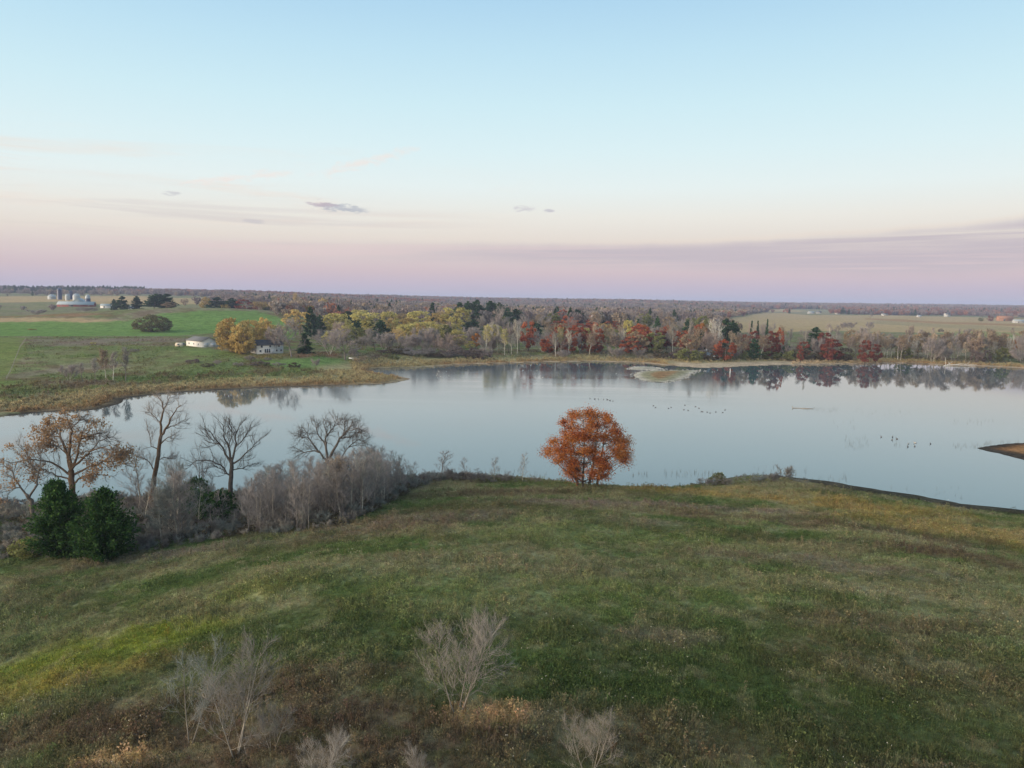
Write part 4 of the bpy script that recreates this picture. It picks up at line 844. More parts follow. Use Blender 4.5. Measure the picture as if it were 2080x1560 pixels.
def far_tree(kind, px, Y, top, wpx, label, group=None, v=None):
    p = pol(px, Y); h = ztop(px, top, Y)-p[2]
    if h < 1.0: return None
    L = PR[kind]; pr = L[rt.integers(0, len(L))] if v is None else L[v]
    return plant(pr, NAMES[kind], p, h, wpx/F_PX*Y, label, 'bush' if 'bush' in kind else 'tree', group)
def D0(py, px=1040): return float(at(px, py)[1])
KEY = [ # kind, photo column, distance, photo row of the top, width in photo pixels, label
 ('goldwillow',475,482,641,84,'broad golden-tan willow-like tree left of the white house',0), ('goldwillow',490,474,652,52,'golden tree standing before the left end of the white house',0), ('goldwillow',512,515,642,54,'golden tree behind the left half of the white house roof',1), ('goldwillow',534,530,640,48,'rounded golden treetop above the roof of the white house',0), ('orange',462,500,642,34,'rusty tree at the left side of the golden clump by the garage',0), ('grey',590,470,650,84,'large mauve-grey leafless tree in front of the right end of the white house',0), ('grey',560,486,660,50,'grey leafless tree beside the white house roof',1),
 ('gold',608,640,626,70,'golden tree behind the mauve-grey tree by the white house',0), ('pine',632,575,624,30,'dark evergreen spire behind and right of the white house',1), ('pine',648,590,640,24,'shorter dark evergreen beside the dark spire right of the house',0), ('spruce',621,492,677,32,'low dark spruce standing right of the white house',0),
 ('grey',700,478,664,86,'wide grey leafless tree at the top of the green lawn',0), ('grey',668,490,668,60,'grey leafless tree between the low spruce and the lawn',2), ('yellow',682,600,630,64,'yellow-green tree rising behind the lawn trees, nearest to the dark spire',0), ('yellow',742,625,628,72,'pale yellow treetop behind the dark evergreen patch',0), ('yellow',786,650,626,56,'yellow treetop right of the pale yellow one',1), ('olive',735,545,676,34,'dark green tree low among the grey trees behind the lawn',0), ('pine',722,560,652,26,'dark evergreen among grey trees behind the lawn',0),
 ('yellow',833,560,652,62,'bright yellow rounded tree standing out above the grey woods',1), ('yellow',850,720,627,58,'large yellow treetop behind the bright yellow one',0), ('gold',890,690,634,52,'tan-gold treetop right of the large yellow one',0), ('yellow',925,690,618,72,'tall yellow-olive tree left of the dark pine row',0), ('yellow',905,620,656,50,'low yellow tree below the tall yellow-olive one',1), ('spruce',876,800,615,20,'small dark evergreen tip poking above the yellow woods',0),
 ('grey',1015,640,618,48,'rounded mauve tree in front of the dark pines',0), ('yellow',1003,510,652,46,'yellow crown above the row of white trunks',0), ('orange',968,520,674,24,'small orange tree left of the white trunks',0), ('yellow',955,512,690,24,'small yellow tree just left of the white trunks',0),
 ('white',1052,498,648,24,'tall bare white-trunked tree beside the big red tree',0), ('red',1075,520,645,38,'big deep red tree right of the white trunks',0), ('red',1114,505,676,32,'lower red tree standing at the shore right of the big deep red one',2), ('red',1166,525,657,46,'broad red treetop left of the small yellow tree',1), ('yellow',1192,530,660,22,'small yellow tree between two red trees',0), ('red',1216,515,662,32,'tall red tree with pale trunk right of the small yellow tree',2), ('red',1296,540,655,42,'bright orange-red treetop in the middle of the far wood',1), ('orange',1312,545,656,28,'orange treetop beside the bright orange-red one',0),
 ('red',1368,530,662,32,'red tree left of the rounded tan oak',1), ('tan',1400,486,675,50,'rounded tan oak at the shore left of the blue cabin',2), ('gbush',1402,470,706,60,'green bushes below the rounded tan oak',0), ('pine',1398,560,651,30,'dark green pine above the rounded tan oak',1), ('spruce',1277,610,648,14,'narrow dark spruce left of the pale yellow treetop in mid-wood',0), ('yellow',1278,590,644,24,'pale yellow treetop between two dark spruces',0), ('spruce',1296,612,648,12,'narrow dark spruce right of the pale yellow treetop in mid-wood',0), ('pine',1336,600,643,18,'small pine behind the orange-red trees',0), ('orange',1428,560,652,26,'yellow-orange tree behind the blue cabin',0), ('pine',1426,520,672,30,'dark pine just behind and left of the blue cabin',1),
 ('white',1456,500,645,34,'dead bare white tree rising behind the blue cabin',1), ('pine',1478,550,648,40,'wide dark green pine right of the dead white tree',1), ('pine',1496,560,652,26,'second dark green pine right of the dead white tree',0), ('red',1478,474,684,42,'bright red tree beside the blue cabin',2), ('red',1462,480,694,22,'small red tree in front of the blue cabin wall',0), ('spruce',1528,600,652,9,'narrow dark spruce, left of three in a row',0), ('spruce',1542,602,652,9,'narrow dark spruce, middle of three in a row',0), ('spruce',1560,604,649,9,'narrow dark spruce, right of three in a row',0), ('white',1532,545,664,16,'leaning white trunk below the three narrow spruces',0), ('pine',1537,485,688,26,'small dark pine at the shore right of the bright red tree',1),
 ('tan',1512,490,676,44,'tan-grey tree between the bright red tree and the small dark pine',0), ('dred',1572,495,668,36,'reddish brown tree right of the small dark pine',0), ('red',1588,510,662,18,'red treetop above the reddish brown tree',1), ('dred',1632,478,700,16,'small crimson shrub-like tree at the far shore',0), ('dred',1690,482,684,26,'crimson tree among grey trees right of the small crimson one',0), ('dred',1764,476,687,34,'dark crimson tree at the right part of the far shore',0), ('dred',1786,485,696,26,'brownish red tree touching the dark crimson one',0),
 ('pine',1600,495,700,20,'low dark pine among grey trees on the right far shore',0), ('tall',1990,505,674,22,'tall pale trunk with a tan top at the right far shore',1), ('white',2027,500,692,14,'white bare trunk at the far right shore',0), ('olive',1843,510,698,36,'low dark green tree in the gap of the right far shore',0), ('gbush',2040,500,704,50,'green bush under the far right trees',0), ('orange',2067,520,686,14,'small orange tree at the far right',0), ('grey',1901,492,684,50,'mauve bush-like tree standing alone in the wet meadow',2), ('white',1640,505,668,10,'slim white trunk left of the crimson tree',0),
 ('willow',308,640,639,82,'large spreading bushy willow alone on the green field',0), ('gold',61,640,667,20,'small yellowish round tree at the field corner on the left',0), ('grey',172,900,623,50,'grey leafless tree in front of the barn',2), ('grey',72,920,628,40,'grey brush tree left of the barn',2), ('pine',248,950,602,30,'dark pine left of the pine pair by the farm',1), ('pine',278,960,602,24,'slim dark pine in the middle by the farm',0), ('pine',232,980,608,16,'small dark pine nearest the farm sheds',0), ('pine',312,900,597,38,'left big dark pine of the windbreak on the green hill',0), ('pine',338,905,597,40,'right big dark pine of the windbreak on the green hill',1), ('pine',326,915,598,36,'middle dark pine of the windbreak on the green hill',0), ('tan',341,890,612,30,'tan tree at the foot of the windbreak pines',2), ('gold',418,1000,601,26,'golden tree behind the green hill crest',0), ('pine',440,990,604,50,'dark evergreen clump behind the green hill crest',1), ('pine',470,985,606,40,'second dark evergreen clump behind the green hill crest',0), ('gold',525,900,612,34,'golden tree at the right end of the green hill',1), ('gold',600,1100,594,12,'tall slim golden tree far behind the white house',1), ('gold',655,1150,603,22,'orange-gold tree far behind the dark spire',0), ('grey',500,900,616,26,'mauve tree at the right end of the green hill',0), ('dred',495,950,606,40,'reddish tree behind the right end of the green hill',0), ('yellow',185,470,694,14,'small bright green-yellow tree in the rough meadow',0),
 ('tall',248,318,703,28,'thickest leafless tree of the row in the rough left meadow',2), ('tan',208,322,708,30,'tan-leaved thin tree in the row in the rough left meadow',1), ('tall',222,315,712,22,'thin leafless tree between the tan one and the thickest one',0), ('tall',186,314,726,20,'thin leafless tree left of the tan-leaved one',2), ('tall',160,316,736,26,'short leafless tree near the left end of the meadow row',2), ('grey',132,318,740,40,'low grey tree at the left end of the meadow row',2), ('bush',268,420,708,22,'reddish brush clump right of the meadow row',1),
 ('tan',728,415,722,40,'tan leafless tree by the small inlet at the right end of the lawn',0), ('grey',716,425,706,24,'slim tan-grey tree at the corner of the lawn',2), ('gbush',800,440,722,24,'green bush by the small inlet',0), ('yellow',760,520,716,18,'small yellow tree by the inlet path',0)]
for i in range(9):
    KEY.append(('pine', 930+i*15+rt.uniform(-4, 4), 790+rt.uniform(-30, 40), 609+abs(i-3.5)*1.2+rt.uniform(0, 4) + (10 if i > 6 else 0), 30+rt.uniform(-3, 6), None, None))
for i, (px, top) in enumerate(((988, 660), (1000, 652), (1011, 657), (1026, 668), (1040, 676), (1130, 672), (1142, 664), (1157, 668))):
    KEY.append(('white' if i % 3 else 'birch', px, 495+rt.uniform(-8, 10), top, 18, '%s white trunk %s' % (('first', 'second', 'third', 'fourth', 'fifth', 'first', 'second', 'third')[i], 'of the row left of the big deep red tree' if i < 5 else 'right of the lower red tree'), 0))
for k in KEY:
    if k[5] is None: far_tree(k[0], *k[1:5], 'dark green pine in the tall pine row above the yellow woods', 'pines of the tall row in the middle of the woods')
    else: far_tree(k[0], k[1], k[2]*(.885 if 440 < k[1] < 735 and 460 < k[2] < 535 else 1), *k[3:6], None, k[6])
# the rest of the far wood
LAND = ((600, 'behind the white house'), (760, 'behind the green lawn'), (930, 'in the woods behind the inlet'), (1110, 'around the white trunks'), (1260, 'right of the lower red tree'), (1420, 'left of the blue cabin'), (1600, 'right of the blue cabin'), (1800, 'around the crimson trees'), (2120, 'on the right far shore'))
def plural(s):
    for a in ('tree', 'pine', 'spruce', 'willow', 'clump'):
        if a in s: return s.replace(a, a+'s', 1)
    return s.replace('bush', 'bushes')
def fill(n, x0, x1, y0, y1, mix, tops, w, shore=None):
    ks = list(mix); pr_ = np.array([mix[k] for k in ks], float); pr_ /= pr_.sum()
    for i in range(n):
        px = x0+(x1-x0)*(i+rt.uniform(0, 1))/n; Y = rt.uniform(y0, y1); k = ks[rt.choice(len(ks), p=pr_)]
        p = pol(px, Y)
        if sdf([p[0]], [Y])[0] < 14: continue
        t = np.interp(Y, [y0, y1], [tops[1], tops[0]])+rt.normal(0, tops[2]); wd = rt.uniform(*w)*470/Y*(.5 if k in ('white', 'birch', 'spruce', 'tall') else 1)
        land = next(l[1] for l in LAND if px < l[0])
        far_tree(k, px, Y, t, wd, '%s %s' % (LOOK[k], land), '%s %s' % (plural(LOOK[k]), land))
A = dict(grey=5, tan=2, olive=1, gold=1, yellow=.6, red=.3, pine=.5)
fill(13, 742, 935, 478, 505, dict(grey=8, olive=.5, tan=1), (668, 690, 7), (46, 74)); fill(12, 690, 935, 520, 560, dict(grey=4, olive=2, gold=1.5, yellow=2, pine=.6), (650, 664, 6), (44, 66)); fill(14, 680, 960, 600, 740, dict(yellow=4, gold=3, olive=1.5, grey=1.5, pine=.3), (630, 645, 5), (50, 80))
fill(12, 940, 1110, 500, 560, dict(grey=6, tan=1, yellow=.6, white=1), (664, 684, 6), (34, 54)); fill(10, 950, 1130, 580, 740, dict(grey=5, yellow=1, olive=1, tan=1, pine=1), (636, 656, 5), (44, 66))
fill(30, 1110, 1420, 498, 530, dict(grey=4, tall=2, tan=3, white=1, red=2, dred=2, olive=.4), (662, 676, 7), (34, 56)); fill(20, 1110, 1430, 545, 640, dict(grey=4, tan=3, olive=1.2, red=1.6, dred=1.2, pine=.8, yellow=.8, gold=.6), (648, 662, 5), (40, 60)); fill(20, 1060, 1430, 680, 850, dict(grey=5, tan=2, pine=1, olive=1.2, red=.8, orange=.4), (628, 645, 4), (44, 70))
fill(20, 1430, 1740, 488, 520, dict(grey=4, tall=3, tan=3, white=1, dred=2, olive=.4), (672, 684, 6), (32, 52)); fill(13, 1430, 1740, 540, 640, dict(grey=3, tall=3, tan=3.5, dred=1.4, pine=.3), (658, 670, 5), (34, 54))
fill(34, 1740, 2100, 498, 520, dict(tall=6, grey=2, tan=2.5, white=.7), (676, 686, 5), (32, 50)); fill(16, 1740, 2100, 520, 560, dict(tall=4, tan=2, grey=3), (668, 680, 4), (34, 52)); fill(9, 1640, 2090, 600, 760, dict(grey=4, tall=1), (664, 672, 4), (26, 50))
fill(9, 540, 690, 520, 640, dict(grey=4, gold=2, olive=1, yellow=1), (640, 662, 7), (44, 66))
fill(16, 1120, 1500, 474, 486, dict(bush=4, gbush=2, dred=.5), (706, 711, 2.5), (28, 50)); fill(12, 780, 1000, 458, 476, dict(bush=5, gbush=1), (702, 712, 3), (36, 56)); fill(14, 1500, 2090, 484, 496, dict(bush=5, gbush=1), (706, 710, 2), (30, 60))
fill(10, 380, 640, 368, 395, dict(bush=1), (724, 736, 2), (14, 34))
# ------------------------------------------------------------------ far woods that read as one mass
def far_woods():
    rng = np.random.default_rng(31); mats = {}
    m = cover_mat('far_foliage', 1.1); src = []
    for i in range(5):
        G = Geo(); n = 260; q = norm(rng.normal(0, 1, (n, 3))); c = norm(rng.normal(0, 1, (9, 3)))*np.array([.62, .62, .5]); q = c[rng.integers(0, 9, n)]+q*.36
        q[:, 2] = (q[:, 2]*.5+.56); leaves(G, rng, q, .15, 0, 1.3); tube(G, np.array([[0, 0, 0], [0, 0, .3], [0, 0, .6]]), .03, .02, 3); src.append(G.mesh('far_crown', [m]))
    for i in range(2):
        G = Geo(); n = 240; z = rng.uniform(.08, 1, n); r = (1-z)**.7*.55*rng.uniform(.6, 1, n); a = rng.uniform(0, 6.28, n); leaves(G, rng, np.stack([r*np.cos(a), r*np.sin(a), z], 1), .13, 0, 1.6); src.append(G.mesh('far_conifer', [m]))
    PAL = dict(mauve=(.200,.160,.150), grey=(.205,.180,.165), tan=(.26,.205,.15), rust=(.235,.115,.075), red=(.17,.05,.04), yel=(.23,.18,.06), gre=(.035,.062,.030), oli=(.10,.11,.05))
    pts, scl, col, idx = [], [], [], []
    def zone(px0, px1, y0, y1, dens, mix, hh, spots=.5, seed=1, con=.06):
        n = int((px1-px0)/F_PX*(y1*y1-y0*y0)/2*dens); px = rng.uniform(px0, px1, n); y = np.sqrt(rng.uniform(y0*y0, y1*y1, n)); x = (px-1040)/F_PX*y*1.006
        g = fbm(x/150, y/150, 3, 200+seed); k = g > spots; x, y, g = x[k], y[k], g[k]
        for P, kk, w_ in FPOLY:
            if kk in ('straw', 'field', 'fieldy', 'tan'): k = ~inpoly(P, x, y); x, y, g = x[k], y[k], g[k]
        n = len(x); ks = list(mix); p = np.array([mix[q] for q in ks]); p = p/p.sum(); b = fbm(x/260, y/260, 2, 300+seed); u = np.clip(rng.uniform(size=n)*.6+sstep(.25, .75, b)*.4, 0, .999)
        ci = np.searchsorted(np.cumsum(p), u).clip(0, len(ks)-1); c = np.array([PAL[q] for q in ks])[ci]*rng.uniform(.75, 1.3, (n, 1)); h = hh*rng.uniform(.7, 1.2, n)
        ic = np.array([q == 'gre' for q in ks])[ci] | (rng.uniform(size=n) < con); c[ic] = np.array(PAL['gre'])*rng.uniform(.8, 1.4, (ic.sum(), 1))
        w = h*rng.uniform(.42, .62, n); pts.append(np.stack([x, y, H(x, y)-.3], 1)); scl.append(np.stack([w, w, h], 1)); col.append(c); idx.append(np.where(ic, rng.integers(5, 7, n), rng.integers(0, 5, n)))
    base = dict(mauve=4, grey=3, tan=2, rust=1, yel=.4, oli=.6)
    zone(560, 1500, 780, 1500, .0050, dict(mauve=4, grey=3, tan=2, rust=1.2, yel=.6, oli=.8, gre=.6), 15, .36, 1)
    zone(380, 760, 950, 1500, .0030, dict(mauve=4, tan=2, rust=1.6, yel=.7, oli=.6, gre=.4), 14, .46, 2)
    zone(-120, 1560, 1900, 2300, .0008, base, 14, .55, 3); zone(440, 1560, 1500, 3300, .0030, base, 15, .42, 4)
    zone(-160, 300, 2420, 2700, .0060, dict(gre=4, mauve=1, oli=1), 20, .15, 5, .4); zone(200, 900, 2300, 2900, .0042, dict(mauve=4, rust=2.5, red=.6, gre=.6), 17, .22, 6)
    zone(-160, 2260, 3200, 4600, .0026, dict(mauve=5, grey=2, rust=2.2, tan=.8, gre=.8), 18, .30, 7); zone(1480, 2260, 2300, 3200, .0036, dict(mauve=4, rust=2.6, grey=2, gre=.8, yel=.3), 16, .36, 8); zone(1480, 2260, 1900, 2300, .0006, base, 13, .5, 9)
    zone(-160, 2260, 4600, 6500, .0008, dict(mauve=5, grey=2, rust=1.5), 20, .2, 10)
    zone(1480, 1740, 1150, 1900, .0006, dict(mauve=3, grey=3, gre=1), 9, .62, 11); zone(-100, 260, 1000, 1900, .0005, dict(mauve=3, grey=3, oli=1), 9, .62, 12)
    P = np.concatenate(pts); print('far trees', len(P))
    scatter('far_woods', P, src, np.concatenate(scl), np.concatenate(col), idx=np.concatenate(idx), tilt=.03, seed=32)
far_woods()

# trees of one kind in one place that can be told apart by counting get their own label
GR = {}
for o in list(bpy.data.objects):
    if o.get('group') and o.get('group', '').split(' ')[-1] and o.name.split('.')[0] != 'sapling': GR.setdefault((o['group'], o['label']), []).append(o)
NUM = 'two three four five six seven eight nine'.split()
for (g, l), os_ in GR.items():
    if len(os_) == 1: del os_[0]['group']
    elif len(os_) <= 9:
        os_.sort(key=lambda o: o.location.x/o.location.y)
        for i, o in enumerate(os_): o['label'] = '%s from left of %s %s' % (ORD[i], NUM[len(os_)-2], g)
# ------------------------------------------------------------------ buildings
MT = dict(farwhite=plain_mat('dimmed_white_boards', (.40,.40,.39), .8, .1), white=plain_mat('white_siding', (.60,.59,.57), .6, .06), greyw=plain_mat('grey_siding', (.56,.57,.58), .6, .06), dkroof=plain_mat('dark_shingles', (.045,.050,.060), .8, .2), groof=plain_mat('grey_metal_roof', (.10,.105,.11), .9, .12), glass=plain_mat('window_glass', (.07,.08,.09), .08, .05),  # farwhite: white darkened in its colour to offset the bright west glow
          trim=plain_mat('white_trim', (.80,.79,.76), .5, .04), blue=plain_mat('blue_grey_boards', (.085,.125,.165), .7, .12), stone=plain_mat('grey_stone', (.25,.24,.22), .9, .2), silo=plain_mat('dark_blue_silo', (.025,.045,.10), .3, .1), bin=plain_mat('galvanised_steel', (.29,.32,.33), .35, .08), barn=plain_mat('pale_barn_roof', (.25,.30,.32), .5, .1),
          red=plain_mat('red_barn_boards', (.22,.06,.045), .8, .15), brown=plain_mat('brown_barn_boards', (.30,.155,.09), .8, .15), cream=plain_mat('cream_paint', (.72,.60,.46), .5, .06), car=plain_mat('dark_blue_car_paint', (.02,.03,.05), .25, .05), rubber=plain_mat('black_rubber', (.02,.02,.02), .8, .1), wood=plain_mat('weathered_wood', (.27,.23,.18), .85, .2), dead=plain_mat('bleached_wood', (.55,.52,.47), .85, .15),
          duck=plain_mat('dark_feathers', (.085,.072,.062), .7, .3, 9), goose=plain_mat('pale_feathers', (.36,.34,.31), .7, .2, 9), rock=plain_mat('pale_stone', (.40,.38,.34), .9, .3, 1.2))
def box(G, x0, x1, y0, y1, z0, z1, m=0):
    v = [(x, y, z) for z in (z0, z1) for y in (y0, y1) for x in (x0, x1)]
    G.add(v, [[0,2,3],[0,3,1],[4,5,7],[4,7,6],[0,1,5],[0,5,4],[2,6,7],[2,7,3],[0,4,6],[0,6,2],[1,3,7],[1,7,5]], m); return G
def gable_walls(w, d, h, r):
    """Walls with gables at the two x ends; the ridge runs along x."""
    x, y = w/2, d/2; G = Geo()
    v = [(-x,-y,-.6),(x,-y,-.6),(x,y,-.6),(-x,y,-.6),(-x,-y,h),(x,-y,h),(x,y,h),(-x,y,h),(-x,0,h+r),(x,0,h+r)]
    G.add(v, [[0,1,5],[0,5,4],[2,3,7],[2,7,6],[3,0,4],[3,4,7],[1,2,6],[1,6,5],[4,8,7],[5,6,9]]); return G
def gable_roof(w, d, h, r, o=.45, t=.22):
    G = Geo(); x = w/2+o; y = d/2+o; k = r/(d/2); z0 = h-o*k+.02; z1 = h+r+.02
    for s in (-1, 1):
        v = [(-x,s*y,z0),(x,s*y,z0),(x,0,z1),(-x,0,z1),(-x,s*y,z0+t),(x,s*y,z0+t),(x,0,z1+t),(-x,0,z1+t)]
        G.add(v, [[0,2,1],[0,3,2],[4,5,6],[4,6,7],[0,1,5],[0,5,4],[0,4,7],[0,7,3],[1,2,6],[1,6,5]])
    return G
def opening(par, name, x, z, w, h, y, face='front', frame=None, pane=None, pane_name='pane'):
    """A framed window or door standing proud of a wall; the pane is its own sub-part."""
    f = .10; G = Geo(); P = Geo()
    def bx(g, a0, a1, b0, b1, dp0, dp1):
        if face == 'front': box(g, a0, a1, y-dp1, y-dp0, b0, b1)
        elif face == 'left': box(g, y-dp1, y-dp0, a0, a1, b0, b1)
        else: box(g, y+dp0, y+dp1, a0, a1, b0, b1)
    bx(G, x-w/2-f, x+w/2+f, z-f, z, 0, .09); bx(G, x-w/2-f, x+w/2+f, z+h, z+h+f, 0, .09); bx(G, x-w/2-f, x-w/2, z, z+h, 0, .09); bx(G, x+w/2, x+w/2+f, z, z+h, 0, .09)
    bx(P, x-w/2, x+w/2, z, z+h, .005, .04)
    o = obj(name, G.mesh(name, [frame or MT['trim']]), par); obj(pane_name, P.mesh(pane_name, [pane or MT['glass']]), o); return o
def at_px(px, py): return at(px, py)
# white house beside the golden trees
p = pol(540, 430); hs = empty('house', (p[0], p[1], p[2]), math.radians(44), 'white two-storey house with a dark roof among golden trees on the left', 'house')
obj('wall', gable_walls(15, 8.6, 4.6, 2.4).mesh('wall', [MT['white']]), hs); rf = obj('roof', gable_roof(15, 8.6, 4.6, 2.4).mesh('roof', [MT['dkroof']]), hs)
obj('chimney', box(Geo(), 3.0, 3.8, .3, 1.1, 5.9, 7.9).mesh('chimney', [MT['stone']]), rf)
for x in (-5.2, -.2, 5.0): opening(hs, 'window', x, 3.2, 1.1, 1.1, -4.3)
for x in (-6.0, 3.6, 6.2): opening(hs, 'window', x, .8, 1.1, 1.1, -4.3)
for x in (-3.1, -1.9, -.7): opening(hs, 'window', x, .35, .95, 2.1, -4.3)
opening(hs, 'door', 1.2, .05, 1.0, 2.1, -4.3, pane=MT['greyw'], pane_name='panel')
for y, z in ((-2.2, 3.1), (2.2, 3.1), (-2.2, .8), (2.2, .8)): opening(hs, 'window', y, z, 1.0, 1.1, -7.5, 'left')
G = Geo(); box(G, -4.4, 1.9, -7.1, -4.31, -.4, .12); obj('deck', G.mesh('deck', [MT['wood']]), hs)
# garage with its lower wing
p = pol(407, 466); gr = empty('garage', (p[0], p[1], p[2]), math.radians(-40), 'low white garage with a grey roof and lean-to left of the golden trees', 'garage')
obj('wall', gable_walls(18, 10, 3.4, 2.0).mesh('wall', [MT['white']]), gr); obj('roof', gable_roof(18, 10, 3.4, 2.0).mesh('roof', [MT['groof']]), gr)
opening(gr, 'door', -2.2, .0, 3.0, 2.3, 9.0, 'right', pane=MT['greyw'], pane_name='panel'); opening(gr, 'door', 2.2, .0, 3.0, 2.3, 9.0, 'right', pane=MT['greyw'], pane_name='panel')
for x in (-5.5, 0, 5.5): opening(gr, 'window', x, 1.2, 1.2, 1.0, -5.0)
G = box(Geo(), -5.5, 6.6, 5.05, 11.2, -.5, 2.2); obj('wing_wall', G.mesh('wing_wall', [MT['greyw']]), gr)
G = Geo(); G.add([(7.0,11.6,2.22),(-5.9,11.6,2.22),(-5.9,5.47,2.95),(7.0,5.47,2.95),(7.0,11.6,2.4),(-5.9,11.6,2.4),(-5.9,5.47,3.13),(7.0,5.47,3.13)], [[0,2,1],[0,3,2],[4,5,6],[4,6,7],[0,1,5],[0,5,4],[0,4,7],[0,7,3],[1,2,6],[1,6,5]]); obj('wing_roof', G.mesh('wing_roof', [MT['groof']]), gr)
# car and camper by the garage
def wheels(e, xs, y, r):
    for sx in xs:
        for sy in (-1, 1):
            G = Geo(); tube(G, np.array([[sx, sy*y-.11, r], [sx, sy*y+.11, r]]), r, r, 12); n = len(G.arr()[0])
            v = G.arr()[0]; G.add(np.vstack([v[:12], [[sx, sy*y-.11, r]]]), [[i, (i+1) % 12, 12] for i in range(12)]); G.add(np.vstack([v[12:24], [[sx, sy*y+.11, r]]]), [[(i+1) % 12, i, 12] for i in range(12)]); obj('wheel', G.mesh('wheel', [MT['rubber']]), e)
def prism(prof, y0, y1):
    n = len(prof); G = Geo(); v = [(x, y0, z) for x, z in prof]+[(x, y1, z) for x, z in prof]
    t = [[0, i, i+1] for i in range(1, n-1)]+[[n, n+i+1, n+i] for i in range(1, n-1)]
    for i in range(n): j = (i+1) % n; t += [[i, n+i, n+j], [i, n+j, j]]
    G.add(v, t); return G
p = pol(369.5, 470); car = empty('car', (p[0], p[1], p[2]), math.radians(15), 'dark car with a pale roof parked left of the low garage', 'car')
obj('body', prism([(-2.3,.35),(2.3,.35),(2.35,.75),(1.9,.95),(-2.2,1.0),(-2.35,.7)], -.88, .88).mesh('body', [MT['car']]), car); obj('cabin_glass', prism([(-1.9,.99),(1.0,.96),(.5,1.48),(-1.5,1.48)], -.78, .78).mesh('cabin_glass', [MT['glass']]), car); obj('roof', prism([(-1.55,1.485),(.55,1.485),(.4,1.58),(-1.4,1.58)], -.8, .8).mesh('roof', [MT['bin']]), car); wheels(car, (-1.4, 1.4), .86, .34)
p = pol(360.5, 455); tr = empty('camper_trailer', (p[0], p[1], p[2]), math.radians(28), 'small cream camper trailer on the grass in front of the dark car', 'trailer')
obj('body', prism([(-2.0,.5),(2.0,.5),(2.15,1.4),(1.7,2.45),(-1.6,2.5),(-2.15,1.5)], -1.05, 1.05).mesh('body', [MT['cream']]), tr); wheels(tr, (0,), 1.06, .33); opening(tr, 'window', -.6, 1.35, 1.1, .6, -1.05); opening(tr, 'door', 1.0, .65, .6, 1.5, -1.05, pane=MT['cream'], pane_name='panel'); obj('drawbar', box(Geo(), 2.0, 3.2, -.06, .06, .45, .55).mesh('drawbar', [MT['rubber']]), tr)
# blue-grey cabin
p = pol(1447, 484); cb = empty('cabin', (p[0], p[1], p[2]), math.radians(-10), 'blue-grey cabin half hidden by red trees on the far shore', 'cabin')
obj('wall', gable_walls(7.2, 6.5, 2.4, 3.0).mesh('wall', [MT['blue']]), cb); cr_ = obj('roof', gable_roof(7.2, 6.5, 2.4, 3.0).mesh('roof', [MT['blue']]), cb); obj('chimney', box(Geo(), -2.6, -2.1, -.6, -.1, 4.6, 6.3).mesh('chimney', [MT['bin']]), cr_)
opening(cb, 'window', -2.0, .8, 1.2, 1.1, -3.25); opening(cb, 'window', .3, .8, 1.2, 1.1, -3.25); opening(cb, 'door', 2.2, .05, .9, 2.0, -3.25, pane=MT['wood'], pane_name='panel')
obj('porch_roof', box(Geo(), 1.4, 5.6, -5.6, -3.3, 2.0, 2.18).mesh('porch_roof', [MT['trim']]), cb)
for x in (1.6, 5.4): obj('post', box(Geo(), x-.08, x+.08, -5.5, -5.34, -.4, 1.995).mesh('post', [MT['trim']]), cb)
# boats
def boat(px, py, rz, L, mat, label, flip=False):
    p = at(px, py); e = empty('rowing_boat', (p[0], p[1], p[2]+.05), rz, label, 'boat'); G = Geo(); n = 9; s = np.linspace(-1, 1, n); vs = []
    for k, (wf, z) in enumerate(((.0, .0), (.6, .08), (1.0, .5))):
        for sg in ((1,) if k == 0 else (-1, 1)):
            vs.append(np.stack([s*L/2*(1-.06*(2-k)), sg*wf*.62*(1-np.abs(s)**2.4), z+.18*s*s*(k == 2)], 1))
    def strip(a, b):
        v = np.vstack([a, b]); G.add(v, [[i, i+1, n+i+1] for i in range(n-1)]+[[i, n+i+1, n+i] for i in range(n-1)])
    keel, ll, lr, ul, ur = vs; strip(keel, ll); strip(keel, lr); strip(ll, ul); strip(lr, ur); x = np.array([1, 1, -1.0]) if flip else None
    h = obj('hull', G.mesh('hull', [mat]), e)
    if flip: h.rotation_euler = (PI, 0, 0); h.location = (0, 0, .62)
    else:
        for bx_ in (-L*.18, L*.16): obj('seat', box(Geo(), bx_-.14, bx_+.14, -.5, .5, .34, .38).mesh('seat', [MT['wood']]), e)
    return e
boat(713, 729, 2.6, 3.8, MT['trim'], 'white rowing boat pulled up at the right corner of the green lawn', True); boat(1461, 732, .3, 3.4, MT['bin'], 'pale rowing boat on the beach in front of the blue cabin')
# pole in the water
q = at0(1483, 757.5); e = empty('marker_pole', (q[0], q[1], -1.0), 0, 'white marker pole standing in the water off the beach', 'pole'); G = Geo(); tube(G, np.array([[0, 0, 0], [0, 0, 3.2]]), .17, .15, 8); obj('pole', G.mesh('pole', [MT['trim']]), e); obj('pole_cap', box(Geo(), -.2, .2, -.2, .2, 3.2, 3.35).mesh('pole_cap', [MT['bin']]), e)
